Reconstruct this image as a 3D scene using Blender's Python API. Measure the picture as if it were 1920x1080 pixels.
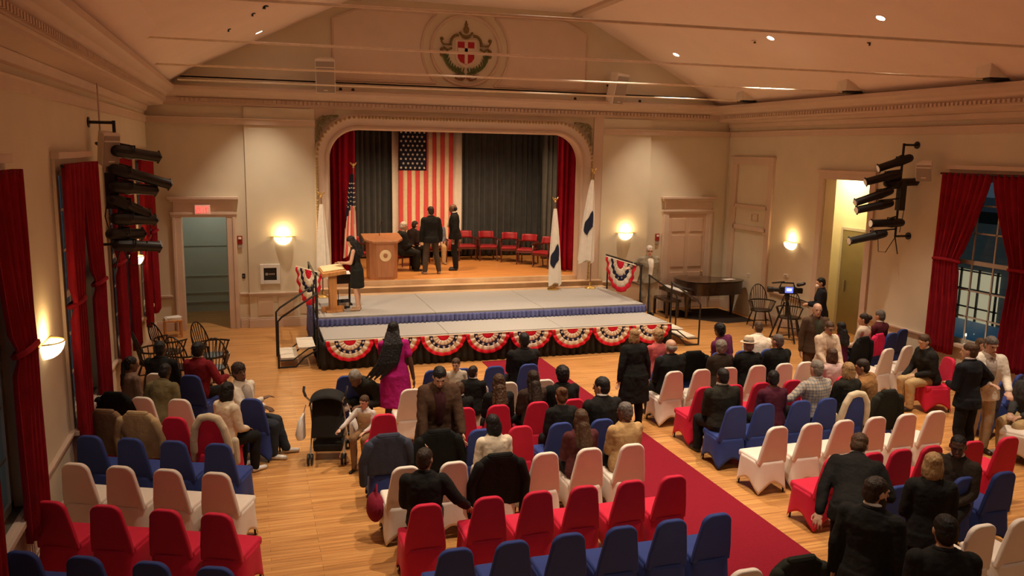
import bpy, bmesh, math, random
from mathutils import Vector, Matrix
S = bpy.context.scene
for o in list(bpy.data.objects): bpy.data.objects.remove(o)
C = S.collection
rnd = random.Random(7)
PI = math.pi
def rad(a): return a * PI / 180

# ------------------------------------------------------------------ camera, world, exposure
F = Vector((0.30280091, 0.93857611, -0.16548868)); Rt = Vector((0.95248643, -0.3040144, 0.01856988)); Up = Vector((0.03288169, 0.1632487, 0.98603684))
CAM = Vector((2.18512, -20.43552, 4.35317))
FPX = 1532.0
cd = bpy.data.cameras.new('camera'); cam = bpy.data.objects.new('camera', cd); C.objects.link(cam)
cd.sensor_width = 36; cd.lens = FPX / 1920 * 36; cd.clip_start = 0.05; cd.clip_end = 200
m3 = Matrix((Rt, Up, -F)).transposed()
cam.matrix_world = Matrix.Translation(CAM) @ m3.to_4x4()
S.camera = cam
w = bpy.data.worlds.new('night'); S.world = w; w.use_nodes = True
w.node_tree.nodes['Background'].inputs[0].default_value = (0.05, 0.07, 0.09, 1)
w.node_tree.nodes['Background'].inputs[1].default_value = 0.6
S.view_settings.view_transform = 'Standard'; S.view_settings.look = 'None'
S.view_settings.gamma = 1.0; S.view_settings.use_curve_mapping = False
S.view_settings.exposure = 0.3

def link_light(name, typ, loc, energy, color, size=0.1, aim=None, spot=None, blend=0.5):
    l = bpy.data.lights.new(name, typ); l.energy = energy; l.color = color
    if typ in ('POINT', 'SPOT'): l.shadow_soft_size = size
    if typ == 'SPOT': l.spot_size = rad(spot); l.spot_blend = blend
    if typ == 'AREA': l.size = size
    o = bpy.data.objects.new(name, l); C.objects.link(o); o.location = loc
    if aim is not None:
        o.rotation_euler = (Vector(aim) - Vector(loc)).to_track_quat('-Z', 'Y').to_euler()
    return o

# ------------------------------------------------------------------ materials
MATS = {}
def mat(name, col, rough=0.6, spec=0.4, var=0.08, scale=8.0, bump=0.0, bscale=40.0, metal=0.0, emit=0.0, ecol=None, sheen=0.0, alpha=None, stretch=None, coat=0.0):
    if name in MATS: return MATS[name]
    m = bpy.data.materials.new(name); m.use_nodes = True; nt = m.node_tree; N = nt.nodes; L = nt.links
    b = N['Principled BSDF']
    b.inputs['Roughness'].default_value = rough; b.inputs['Metallic'].default_value = metal
    b.inputs['Specular IOR Level'].default_value = spec
    if sheen: b.inputs['Sheen Weight'].default_value = sheen
    if coat: b.inputs['Coat Weight'].default_value = coat; b.inputs['Coat Roughness'].default_value = 0.12
    tc = N.new('ShaderNodeTexCoord'); mp = N.new('ShaderNodeMapping'); L.new(tc.outputs['Object'], mp.inputs[0])
    if stretch: mp.inputs['Scale'].default_value = stretch
    nz = N.new('ShaderNodeTexNoise'); nz.inputs['Scale'].default_value = scale; nz.inputs['Detail'].default_value = 4; L.new(mp.outputs[0], nz.inputs['Vector'])
    rp = N.new('ShaderNodeValToRGB')
    c0 = [max(0, x * (1 - var)) for x in col[:3]]; c1 = [min(1, x * (1 + var)) for x in col[:3]]
    rp.color_ramp.elements[0].color = (*c0, 1); rp.color_ramp.elements[1].color = (*c1, 1)
    rp.color_ramp.elements[0].position = 0.3; rp.color_ramp.elements[1].position = 0.7
    L.new(nz.outputs['Fac'], rp.inputs[0]); L.new(rp.outputs[0], b.inputs['Base Color'])
    if bump:
        n2 = N.new('ShaderNodeTexNoise'); n2.inputs['Scale'].default_value = bscale; n2.inputs['Detail'].default_value = 3; L.new(mp.outputs[0], n2.inputs['Vector'])
        bp = N.new('ShaderNodeBump'); bp.inputs['Strength'].default_value = bump; bp.inputs['Distance'].default_value = 0.02
        L.new(n2.outputs['Fac'], bp.inputs['Height']); L.new(bp.outputs[0], b.inputs['Normal'])
    if emit:
        b.inputs['Emission Color'].default_value = (*(ecol or col), 1); b.inputs['Emission Strength'].default_value = emit
    MATS[name] = m; return m

def mat_wood_floor(name, c1, c2, c3, bw=1.4, rh=0.07, rough=0.32, rot=0.0):
    m = bpy.data.materials.new(name); m.use_nodes = True; nt = m.node_tree; N = nt.nodes; L = nt.links
    b = N['Principled BSDF']; tc = N.new('ShaderNodeTexCoord'); mp = N.new('ShaderNodeMapping'); mp.inputs['Rotation'].default_value = (0, 0, rot); L.new(tc.outputs['Object'], mp.inputs[0])
    br = N.new('ShaderNodeTexBrick'); br.inputs['Scale'].default_value = 1; br.inputs['Brick Width'].default_value = bw; br.inputs['Row Height'].default_value = rh
    br.inputs['Mortar Size'].default_value = 0.0015; br.inputs['Color1'].default_value = (*c1, 1); br.inputs['Color2'].default_value = (*c2, 1); br.inputs['Mortar'].default_value = (*c3, 1); br.inputs['Bias'].default_value = 0.0
    br.offset = 0.37; br.offset_frequency = 3
    L.new(mp.outputs[0], br.inputs['Vector'])
    nz = N.new('ShaderNodeTexNoise'); nz.inputs['Scale'].default_value = 1.0; nz.inputs['Detail'].default_value = 6
    m2 = N.new('ShaderNodeMapping'); m2.inputs['Scale'].default_value = (1.2, 22, 1); L.new(mp.outputs[0], m2.inputs[0]); L.new(m2.outputs[0], nz.inputs['Vector'])
    mx = N.new('ShaderNodeMix'); mx.data_type = 'RGBA'; mx.blend_type = 'OVERLAY'; mx.inputs[0].default_value = 0.85
    L.new(br.outputs['Color'], mx.inputs[6]); L.new(nz.outputs['Fac'], mx.inputs[7]); L.new(mx.outputs[2], b.inputs['Base Color'])
    b.inputs['Roughness'].default_value = rough; b.inputs['Specular IOR Level'].default_value = 0.5
    bp = N.new('ShaderNodeBump'); bp.inputs['Strength'].default_value = 0.08; bp.inputs['Distance'].default_value = 0.01; L.new(nz.outputs['Fac'], bp.inputs['Height']); L.new(bp.outputs[0], b.inputs['Normal'])
    MATS[name] = m; return m

def mat_plaid(name, base, line):
    m = bpy.data.materials.new(name); m.use_nodes = True; nt = m.node_tree; N = nt.nodes; L = nt.links
    b = N['Principled BSDF']; b.inputs['Roughness'].default_value = 0.85
    tc = N.new('ShaderNodeTexCoord'); cur = None
    for ax, rt in ((0, 0), (1, PI / 2)):
        wv = N.new('ShaderNodeTexWave'); wv.inputs['Scale'].default_value = 7.0; wv.bands_direction = 'X' if ax == 0 else 'Z'
        L.new(tc.outputs['Object'], wv.inputs['Vector'])
        rp = N.new('ShaderNodeValToRGB'); rp.color_ramp.elements[0].color = (*base, 1); rp.color_ramp.elements[1].color = (*line, 1)
        rp.color_ramp.elements[0].position = 0.55; rp.color_ramp.elements[1].position = 0.95
        L.new(wv.outputs['Fac'], rp.inputs[0])
        if cur is None: cur = rp.outputs[0]
        else:
            mx = N.new('ShaderNodeMix'); mx.data_type = 'RGBA'; mx.blend_type = 'MULTIPLY'; mx.inputs[0].default_value = 1.0
            L.new(cur, mx.inputs[6]); L.new(rp.outputs[0], mx.inputs[7]); cur = mx.outputs[2]
    L.new(cur, b.inputs['Base Color']); MATS[name] = m; return m

def mat_glass(name):
    m = bpy.data.materials.new(name); m.use_nodes = True; b = m.node_tree.nodes['Principled BSDF']
    b.inputs['Base Color'].default_value = (0.75, 0.85, 0.88, 1); b.inputs['Roughness'].default_value = 0.03; b.inputs['Transmission Weight'].default_value = 1.0; b.inputs['IOR'].default_value = 1.15
    MATS[name] = m; return m

WALL = mat('wall_paint', (0.70, 0.625, 0.475), 0.75, 0.25, 0.03, 2.0)
TRIM = mat('trim_paint', (0.66, 0.51, 0.40), 0.5, 0.4, 0.03, 3.0)
WAIN = mat('wainscot_paint', (0.68, 0.53, 0.37), 0.55, 0.35, 0.03, 2.0)
CEIL = mat('ceiling_paint', (0.90, 0.75, 0.65), 0.85, 0.2, 0.02, 1.5)
PANEL = mat('gable_panel_paint', (0.74, 0.61, 0.50), 0.75, 0.25, 0.03, 2.0)
FLOORM = mat_wood_floor('oak_strip_floor', (0.62, 0.31, 0.10), (0.50, 0.23, 0.07), (0.16, 0.07, 0.02))
STAGEM = mat_wood_floor('stage_maple', (0.74, 0.34, 0.10), (0.66, 0.28, 0.08), (0.3, 0.12, 0.04), 2.0, 0.08, 0.3)
STEPM = mat_wood_floor('stage_step_wood', (0.66, 0.45, 0.27), (0.60, 0.40, 0.23), (0.3, 0.18, 0.09), 2.0, 0.1, 0.4)
GOLD = mat('antique_gold', (0.42, 0.29, 0.11), 0.45, 0.5, 0.35, 30.0, 0.5, 60, metal=0.3)
GOLDG = mat('gilded_leaf_green', (0.20, 0.17, 0.07), 0.5, 0.5, 0.4, 25.0, metal=0.2)
BLACK = mat('black_metal', (0.012, 0.011, 0.010), 0.45, 0.5, 0.2, 10)
BLK2 = mat('black_cloth', (0.012, 0.012, 0.012), 0.9, 0.2, 0.2, 10, 0.3, 25)
STEEL = mat('brushed_steel', (0.5, 0.48, 0.45), 0.3, 0.5, 0.08, 20, metal=0.9)
BRASS = mat('brass', (0.72, 0.5, 0.18), 0.3, 0.5, 0.1, 20, metal=0.9)
RED = mat('red_spandex', (0.62, 0.012, 0.050), 0.7, 0.3, 0.05, 6, 0.05, 20, sheen=0.05)
BLUE = mat('blue_spandex', (0.027, 0.050, 0.22), 0.7, 0.3, 0.05, 6, 0.05, 20, sheen=0.05)
WHITE = mat('white_spandex', (0.80, 0.70, 0.60), 0.7, 0.3, 0.03, 6, 0.05, 20, sheen=0.15)
CURT = mat('crimson_velvet', (0.30, 0.008, 0.018), 0.85, 0.2, 0.15, 5, 0.1, 60)
CURT2 = mat('stage_crimson_velvet', (0.36, 0.004, 0.022), 0.85, 0.2, 0.15, 5, 0.1, 60)
DRAPE = mat('slate_drape', (0.055, 0.06, 0.062), 0.9, 0.2, 0.15, 5, sheen=0.3)
CARPET = mat('red_carpet', (0.235, 0.007, 0.020), 0.95, 0.1, 0.12, 60, 0.4, 200, sheen=0.05)
DECK = mat('deck_carpet', (0.41, 0.385, 0.35), 0.9, 0.2, 0.08, 40, 0.2, 150)
SKIRTB = mat('blue_skirt_cloth', (0.12, 0.13, 0.30), 0.8, 0.2, 0.1, 10)
SKIRTK = mat('black_skirt_cloth', (0.02, 0.018, 0.015), 0.7, 0.3, 0.2, 10)
BRED = mat('bunting_red', (0.75, 0.02, 0.05), 0.8, 0.2, 0.05, 10)
BWHT = mat('bunting_white', (0.85, 0.76, 0.62), 0.8, 0.2, 0.04, 10)
BBLU = mat('bunting_navy', (0.02, 0.022, 0.07), 0.8, 0.2, 0.05, 10)
FLGR = mat('flag_red', (0.75, 0.10, 0.10), 0.8, 0.2, 0.05, 10)
FLGW = mat('flag_cream', (0.85, 0.68, 0.46), 0.8, 0.2, 0.05, 10)
FLGB = mat('flag_navy', (0.018, 0.022, 0.045), 0.8, 0.2, 0.05, 10)
SILK = mat('white_silk', (0.82, 0.76, 0.66), 0.6, 0.3, 0.04, 10)
PAPER = mat('paper_white', (0.82, 0.80, 0.74), 0.7, 0.3, 0.02, 10)
OAK = mat('honey_oak', (0.58, 0.27, 0.09), 0.4, 0.5, 0.2, 3, stretch=(6, 6, 0.6))
WALN = mat('red_walnut', (0.40, 0.17, 0.075), 0.35, 0.5, 0.15, 3, stretch=(6, 6, 0.6))
DARKW = mat('dark_ebony_wood', (0.020, 0.011, 0.007), 0.3, 0.5, 0.25, 6)
MAHOG = mat('mahogany', (0.10, 0.022, 0.018), 0.3, 0.5, 0.2, 6, coat=0.3)
LEATH = mat('oxblood_leather', (0.35, 0.02, 0.03), 0.35, 0.5, 0.1, 10)
PIANO = mat('piano_brown', (0.035, 0.016, 0.010), 0.2, 0.5, 0.15, 4, coat=0.4)
DOORM = mat('door_paint', (0.64, 0.45, 0.32), 0.45, 0.4, 0.03, 3)
SPKM = mat('white_speaker_shell', (0.84, 0.76, 0.66), 0.6, 0.3, 0.03, 10)
GRILL = mat('speaker_grille', (0.40, 0.33, 0.27), 0.8, 0.2, 0.1, 120)
GLASS = mat_glass('window_glass')
SASH = mat('sash_paint', (0.60, 0.54, 0.44), 0.5, 0.4, 0.03, 5)
BOWL = mat('lit_alabaster', (1.0, 0.85, 0.6), 0.5, 0.3, 0.02, 6, emit=2.6, ecol=(1.0, 0.76, 0.45))
LAMPW = mat('lamp_lens', (1, 0.9, 0.8), 0.3, 0.3, 0.01, 5, emit=25, ecol=(1.0, 0.88, 0.74))
EXITR = mat('exit_red_lit', (1, 0.1, 0.08), 0.5, 0.3, 0.01, 5, emit=2.2, ecol=(1.0, 0.06, 0.05))
EXITW = mat('exit_face_lit', (0.9, 0.6, 0.5), 0.5, 0.3, 0.01, 5, emit=0.10, ecol=(1.0, 0.45, 0.35))
FIRE = mat('alarm_red', (0.30, 0.015, 0.012), 0.4, 0.5, 0.05, 10)
GREEN = mat('laurel_green', (0.10, 0.13, 0.04), 0.7, 0.3, 0.2, 20)
CREST_R = mat('crest_red', (0.42, 0.02, 0.03), 0.7, 0.3, 0.1, 20)
OLIVEG = mat('crest_olive', (0.20, 0.14, 0.05), 0.7, 0.3, 0.2, 20)
SCREEN = mat('monitor_blue', (0.1, 0.1, 0.6), 0.3, 0.3, 0.01, 5, emit=1.5, ecol=(0.12, 0.16, 1.0))
SCREENW = mat('monitor_white', (0.8, 0.85, 1), 0.3, 0.3, 0.01, 5, emit=3, ecol=(0.8, 0.85, 1.0))
FLAME = mat('candle_flame', (1, 0.9, 0.7), 0.3, 0.3, 0.01, 5, emit=12, ecol=(1.0, 0.85, 0.55))

# ------------------------------------------------------------------ mesh builder
class MB:
    def __init__(s): s.v = []; s.f = []; s.m = []; s.mi = 0
    def add(s, vs, fs):
        b = len(s.v); s.v += [tuple(v) for v in vs]
        s.f += [tuple(b + i for i in f) for f in fs]; s.m += [s.mi] * len(fs)
    def box(s, c, d, rz=0, M=None):
        hx, hy, hz = d[0] / 2, d[1] / 2, d[2] / 2
        vs = [Vector((x * hx, y * hy, z * hz)) for z in (-1, 1) for x, y in ((-1, -1), (1, -1), (1, 1), (-1, 1))]
        R = M if M is not None else Matrix.Rotation(rz, 3, 'Z')
        s.add([R @ v + Vector(c) for v in vs], [(3, 2, 1, 0), (4, 5, 6, 7), (0, 1, 5, 4), (1, 2, 6, 5), (2, 3, 7, 6), (3, 0, 4, 7)])
    def b2(s, a, b):
        s.box([(a[i] + b[i]) / 2 for i in range(3)], [abs(b[i] - a[i]) for i in range(3)])
    def rings(s, R, cap=True, loop=True):
        n = len(R[0]); vs = [v for r in R for v in r]; fs = []
        for i in range(len(R) - 1):
            for j in range(n if loop else n - 1):
                k = (j + 1) % n
                fs.append((i * n + j, i * n + k, (i + 1) * n + k, (i + 1) * n + j))
        if cap:
            fs.append(tuple(range(n - 1, -1, -1))); fs.append(tuple((len(R) - 1) * n + j for j in range(n)))
        s.add(vs, fs)
    def tube(s, pts, r, n=8, sq=None):
        pts = [Vector(p) for p in pts]; R = []; rr = r if isinstance(r, (list, tuple)) else [r] * len(pts)
        t0 = (pts[1] - pts[0]).normalized()
        a = Vector((0, 0, 1)) if abs(t0.z) < 0.9 else Vector((1, 0, 0))
        u = (a - t0 * a.dot(t0)).normalized()
        for i, p in enumerate(pts):
            t = (pts[min(i + 1, len(pts) - 1)] - pts[max(i - 1, 0)]).normalized()
            u = (u - t * u.dot(t)).normalized(); v = t.cross(u)
            R.append([p + (u * math.cos(2 * PI * k / n) + v * math.sin(2 * PI * k / n)) * rr[i] for k in range(n)])
        s.rings(R)
    def cap(s, p0, p1, r0, r1, n=10, flat=None):
        p0 = Vector(p0); p1 = Vector(p1); d = p1 - p0; L = d.length
        t = d / L if L > 1e-6 else Vector((0, 0, 1))
        a = Vector((0, 0, 1)) if abs(t.z) < 0.9 else Vector((0, 1, 0))
        if flat is not None: a = Vector(flat[0])
        u = (a - t * a.dot(t)).normalized(); v = t.cross(u); fu = flat[1] if flat is not None else 1.0
        R = []
        for k in range(4):
            an = PI / 2 * (0.15 + 0.85 * k / 3); R.append((p0 - t * r0 * math.cos(an) * (1 if flat is None else 0.8), r0 * math.sin(an)))
        for k in range(3, -1, -1):
            an = PI / 2 * (0.15 + 0.85 * k / 3); R.append((p1 + t * r1 * math.cos(an) * (1 if flat is None else 0.8), r1 * math.sin(an)))
        s.rings([[c + (u * math.cos(2 * PI * k / n) * fu + v * math.sin(2 * PI * k / n)) * q for k in range(n)] for c, q in R])
    def ell(s, c, r, n=12, m=8, M=None):
        c = Vector(c); R = []
        for i in range(m + 1):
            th = PI * (0.04 + 0.92 * i / m)
            ring = []
            for k in range(n):
                v = Vector((r[0] * math.sin(th) * math.cos(2 * PI * k / n), r[1] * math.sin(th) * math.sin(2 * PI * k / n), -r[2] * math.cos(th)))
                ring.append(c + (M @ v if M is not None else v))
            R.append(ring)
        s.rings(R)
    def lathe(s, prof, c=(0, 0, 0), n=16, M=None):
        c = Vector(c); R = []
        for r, z in prof:
            ring = [Vector((r * math.cos(2 * PI * k / n), r * math.sin(2 * PI * k / n), z)) for k in range(n)]
            R.append([c + (M @ v if M is not None else v) for v in ring])
        s.rings(R)
    def prism(s, poly, a, b, ax='y', fn=None):
        # poly in the two other axes; extruded from a to b along ax
        def P(u, v, w):
            return {'y': (u, w, v), 'x': (w, u, v), 'z': (u, v, w)}[ax]
        n = len(poly); A = [P(u, v, a) for u, v in poly]; B = [P(u, v, b) for u, v in poly]
        vs = A + B
        if fn: vs = [fn(v) for v in vs]
        s.add(vs, [tuple(range(n)), tuple(range(2 * n - 1, n - 1, -1))] + [(i + n, (i + 1) % n + n, (i + 1) % n, i) for i in range(n)])
    def build(s, name, mats, parent=None, smooth=35, bevel=0, remesh=0, seg=2, smo=0, fix=True):
        me = bpy.data.meshes.new(name); me.from_pydata(s.v, [], s.f)
        if not isinstance(mats, (list, tuple)): mats = [mats]
        for m in mats: me.materials.append(m)
        if len(mats) > 1: me.polygons.foreach_set('material_index', s.m)
        if fix:
            bm = bmesh.new(); bm.from_mesh(me); bmesh.ops.recalc_face_normals(bm, faces=bm.faces); bm.to_mesh(me); bm.free()
        if smooth:
            me.polygons.foreach_set('use_smooth', [True] * len(me.polygons))
            if not remesh: me.set_sharp_from_angle(angle=rad(smooth))
        o = bpy.data.objects.new(name, me); C.objects.link(o)
        if parent is not None: o.parent = parent
        if remesh:
            md = o.modifiers.new('remesh', 'REMESH'); md.mode = 'VOXEL'; md.voxel_size = remesh; md.use_smooth_shade = True
            if smo: sm = o.modifiers.new('smooth', 'SMOOTH'); sm.factor = 0.5; sm.iterations = smo
        if bevel:
            bv = o.modifiers.new('bevel', 'BEVEL'); bv.width = bevel; bv.segments = seg; bv.limit_method = 'ANGLE'; bv.angle_limit = rad(40)
        return o

def empty(name, loc=(0, 0, 0), rz=0):
    o = bpy.data.objects.new(name, None); C.objects.link(o); o.location = loc; o.rotation_euler = (0, 0, rz); o.empty_display_size = 0.2; return o
def tag(o, label, cat, group=None):
    o['label'] = label; o['category'] = cat
    if group: o['group'] = group
    return o
def thing(name, label, cat, loc=(0, 0, 0), rz=0, group=None): return tag(empty(name, loc, rz), label, cat, group)
def struct(o): o['kind'] = 'structure'; return o
def part(o, label): o['label'] = label; return o
def dup(root, loc=None, rz=None, label=None, group=None, swap=None):
    def cp(o, par):
        c = o.copy(); C.objects.link(c)
        if par is not None: c.parent = par
        for ch in [x for x in bpy.data.objects if x.parent == o]: cp(ch, c)
        return c
    kids = KIDS.get(root.name)
    c = root.copy(); C.objects.link(c)
    for ch in kids:
        d = ch.copy(); C.objects.link(d); d.parent = c
        for g in KIDS.get(ch.name, []):
            e = g.copy(); C.objects.link(e); e.parent = d
    if loc is not None: c.location = loc
    if rz is not None: c.rotation_euler = (0, 0, rz)
    if label: c['label'] = label
    if group: c['group'] = group
    return c
KIDS = {}
def reg(root):
    KIDS[root.name] = list(root.children)
    for ch in root.children: KIDS[ch.name] = list(ch.children)
    return root
def path_arc(cx, cz, r, a0, a1, n): return [(cx + r * math.cos(rad(a0 + (a1 - a0) * i / n)), cz + r * math.sin(rad(a0 + (a1 - a0) * i / n))) for i in range(n + 1)]
# ------------------------------------------------------------------ lamps of the hall (downlights high in the sloped ceiling, added fill lamps), rig and stage light
W = 15.14; YB = -24.0
WARM = (1.0, 0.82, 0.62)
KS = 2.03 / 4.14
def ceil_z(x): return 7.88 + (x - 4.75) * KS if x < 4.75 else (7.88 if x < 10.4 else 7.88 - (x - 10.4) * KS)
DOWN = [(12.55, -1.42, 0.65), (12.65, -5.24, 1.0), (12.71, -8.33, 1.0), (12.7, -11.8, 1.0), (2.5, -1.36, 0.65), (2.5, -6.5, 0.45), (2.5, -8.4, 0.45), (2.5, -11.8, 0.45)]  # last right and last three left lamps are unseen, added to light the floor
CROWN_FILL = [(6.0, -2.6, 0.75), (9.1, -2.6, 0.75), (6.0, -6.0, 0.9), (9.1, -6.0, 0.8), (6.0, -9.8, 1.0), (9.1, -9.8, 1.0), (5.6, -13.4, 1.0), (9.1, -13.4, 0.7)]  # unseen fill lamps added in the flat crown to brighten floor and seats
REAR_FILL = [(4.2, -19.0), (10.9, -19.0)]  # added lamps behind the camera, lifting the light on chair backs
P_DOWN = 800; P_MID = 1010; P_SCONCE = 9; P_STAGE = 260; P_RIG = 200

# ------------------------------------------------------------------ room shell
m = MB(); m.b2((-0.3, YB, -0.12), (W + 0.3, 0.0, 0)); m.b2((0.4, 0, -0.12), (2.2, 2.6, 0)); m.b2((W + 0.3, -6.5, -0.12), (16.6, -0.9, 0))
floor = struct(m.build('floor', FLOORM, smooth=0))

def wall_cells(m, u0, u1, z0, z1, holes, put):
    us = sorted({u0, u1} | {h[0] for h in holes} | {h[1] for h in holes}); zs = sorted({z0, z1} | {h[2] for h in holes} | {h[3] for h in holes})
    for a, b in zip(us, us[1:]):
        for c, d in zip(zs, zs[1:]):
            um, zm = (a + b) / 2, (c + d) / 2
            if any(h[0] < um < h[1] and h[2] < zm < h[3] for h in holes): continue
            put(a, b, c, d)
LWIN = [(-13.55, -11.85), (-9.5, -7.65), (-5.9, -4.05), (-2.35, -0.5)]
m = MB(); wall_cells(m, YB, 0.3, 0, 5.9, [(a, b, 0.85, 4.02) for a, b in LWIN], lambda a, b, c, d: m.b2((-0.3, a, c), (0, b, d)))
struct(m.build('wall_left', WALL, smooth=0))
RWIN = (-9.85, -7.95); RDOOR = (-5.72, -4.2)
m = MB(); wall_cells(m, YB, 0.3, 0, 5.9, [(RWIN[0], RWIN[1], 0.85, 4.02), (RDOOR[0], RDOOR[1], 0, 3.84)], lambda a, b, c, d: m.b2((W, a, c), (W + 0.3, b, d)))
struct(m.build('wall_right', WALL, smooth=0))
PX0, PX1, PZ = 4.05, 10.62, 4.80; PR = 0.72
m = MB(); wall_cells(m, 0, W, 0, 5.9, [(0.66, 1.66, 0, 2.69), (PX0, PX1, 0.9, PZ)], lambda a, b, c, d: m.b2((a, 0, c), (b, 0.3, d)))
m.prism([(0.0, 5.9), (0.65, 5.87), (4.75, 7.88), (10.4, 7.88), (14.49, 5.87), (W, 5.9)], 0, 0.3, 'y')
for sx, cx in ((1, PX0), (-1, PX1)):
    m.prism([(cx, PZ)] + [(cx + sx * PR - sx * PR * math.cos(rad(t)), PZ - PR + PR * math.sin(rad(t))) for t in range(0, 91, 9)], 0, 0.3, 'y')
m.b2((2.12, -0.06, 0), (PX0 - 0.32, 0, 5.25)); m.b2((PX1 + 0.62, -0.06, 0), (12.66, 0, 5.25))
struct(m.build('wall_front', WALL, smooth=0))
m = MB(); m.b2((-0.3, YB - 0.3, 0), (W + 0.3, YB, 8.3)); struct(m.build('wall_back', mat('unlit_balcony_shade', (0.16, 0.12, 0.085), 0.85, 0.2, 0.05, 2), smooth=0))  # back wall colour darkened for the unlit balcony, cutting bounced light
# ceiling: two slopes, flat crown, steep cove strips along the cornice
m = MB()
prof = [(0.0, 5.62), (0.42, 5.66), (1.0, 6.04), (4.75, 7.88), (10.4, 7.88), (14.14, 6.04), (14.72, 5.66), (W, 5.62)]
m.prism(prof + [(W, 8.3), (0, 8.3)], YB, 0.0, 'y')
struct(m.build('ceiling', CEIL, smooth=0))
m = MB()
for x in (4.75, 10.4): m.box((x, -12, 7.85), (0.24, 24, 0.10))
for y in (-6.2, -14.0): m.box((7.57, y, 7.85), (5.6, 0.24, 0.08))
struct(m.build('trim_1', TRIM, bevel=0.01))
# cornice: profile swept along the three walls, with dentils
CP = [(0, 5.20), (0.30, 5.22), (0.40, 5.24), (0.40, 5.29), (0.43, 5.31), (0.43, 5.40), (0.46, 5.42), (0.50, 5.45), (0.53, 5.50), (0.60, 5.53), (0.66, 5.58), (0.67, 5.66), (0.45, 5.69), (0, 5.69)]
CF = [(0, 5.26), (0.05, 5.26), (0.05, 5.30), (0.08, 5.32), (0.08, 5.42), (0.12, 5.44), (0.20, 5.47), (0.24, 5.52), (0.32, 5.55), (0.36, 5.60), (0.37, 5.66), (0.30, 5.69), (0, 5.69)]
for nm, kind in (('cornice_left', 'L'), ('cornice_right', 'R'), ('cornice_front', 'F')):
    m = MB()
    if kind == 'L':
        m.prism(CP, YB, 0, 'y')
        m.box((0.445, -12, 5.355), (0.02, 24, 0.07))
        for i in range(236): m.box((0.475, -0.45 - i * 0.1, 5.36), (0.05, 0.055, 0.06))
        m.prism([(0, 4.84), (0.035, 4.84), (0.04, 4.96), (0.07, 4.98), (0, 5.0)], YB, 0, 'y'); m.prism([(0, 5.08), (0.05, 5.1), (0.09, 5.2), (0, 5.2)], YB, 0, 'y')
    elif kind == 'R':
        m.prism([(W - d, z) for d, z in CP], YB, 0, 'y')
        for i in range(236): m.box((W - 0.475, -0.45 - i * 0.1, 5.36), (0.05, 0.055, 0.06))
        m.prism([(W, 4.84), (W - 0.035, 4.84), (W - 0.04, 4.96), (W - 0.07, 4.98), (W, 5.0)], YB, 0, 'y'); m.prism([(W, 5.08), (W - 0.05, 5.1), (W - 0.09, 5.2), (W, 5.2)], YB, 0, 'y')
    else:
        m.prism([(-d, z) for d, z in CF], 0.3, W - 0.3, 'x')
        for i in range(138): m.box((0.72 + i * 0.1, -0.11, 5.375), (0.055, 0.06, 0.07))
        for a, b in ((0, 3.74), (11.26, W)): m.prism([(0, 4.84), (-0.10, 4.84), (-0.10, 4.96), (-0.13, 4.98), (0, 5.0)], a, b, 'x')
    struct(m.build('trim_2' if kind == 'L' else 'trim_3' if kind == 'R' else 'trim_4', TRIM, smooth=20))
# wainscot rails and baseboards
def rail(m, a, b, wall):
    for z0, z1, d in ((0, 0.20, 0.03), (0.20, 0.24, 0.02), (0.78, 0.82, 0.035), (0.82, 0.86, 0.055)):
        if wall == 'F': m.b2((a, -d - 0.0, z0), (b, 0, z1))
        elif wall == 'L': m.b2((0, a, z0), (d, b, z1))
        else: m.b2((W - d, a, z0), (W, b, z1))
m = MB(); rail(m, YB, 0, 'L'); struct(m.build('baseboard_left', TRIM, smooth=0, bevel=0.006))
m = MB(); rail(m, YB, RDOOR[0] - 0.2, 'R'); rail(m, RDOOR[1] + 0.2, -2.35, 'R'); rail(m, -0.3, 0, 'R'); struct(m.build('baseboard_right', TRIM, smooth=0, bevel=0.006))
m = MB()
for a, b in ((0, 0.42), (1.9, 2.12), (12.66, 13.1), (14.72, W)): rail(m, a, b, 'F')
for z0, z1, d in ((0, 0.20, 0.09), (0.20, 0.24, 0.08), (0.78, 0.82, 0.095), (0.82, 0.86, 0.11)):
    m.b2((2.1, -d, z0), (3.72, 0, z1)); m.b2((11.24, -d, z0), (12.68, 0, z1))
struct(m.build('baseboard_front', TRIM, smooth=0, bevel=0.006))
m = MB()
for x in (2.3, 2.78, 3.3): m.b2((x, -0.075, 0.3), (x + 0.36, -0.06, 0.74))
for x in (11.35, 11.85, 12.2): m.b2((x, -0.075, 0.3), (x + 0.36, -0.06, 0.74))
struct(m.build('trim_5', WAIN, smooth=0, bevel=0.008))

# ------------------------------------------------------------------ proscenium frame, gable mouldings, crest
def arch_sweep(m, prof, z0=0.9, n=10):
    R = []
    for d, y in prof:
        a0, a1, zt, r = PX0 - d, PX1 + d, PZ + d, PR + d
        pts = [(a0, z0)] + [(a0 + r - r * math.cos(rad(90 * i / n)), zt - r + r * math.sin(rad(90 * i / n))) for i in range(n + 1)] + [(a1 - r + r * math.sin(rad(90 * i / n)), zt - r + r * math.cos(rad(90 * i / n))) for i in range(n + 1)] + [(a1, z0)]
        R.append([Vector((x, y, z)) for x, z in pts])
    m.rings(R, cap=False, loop=False)
m = MB(); arch_sweep(m, [(-0.0, 0.3), (-0.02, -0.02), (0.02, -0.07), (0.07, -0.06), (0.09, -0.03), (0.12, -0.035), (0.26, -0.10), (0.28, -0.12), (0.31, -0.12), (0.33, -0.06), (0.36, -0.05), (0.36, 0.0)])
struct(m.build('trim_6', TRIM, smooth=50, fix=False))
m = MB()
pts = []
a0, a1, zt, r = PX0 - 0.29, PX1 + 0.29, PZ + 0.29, PR + 0.29
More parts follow.
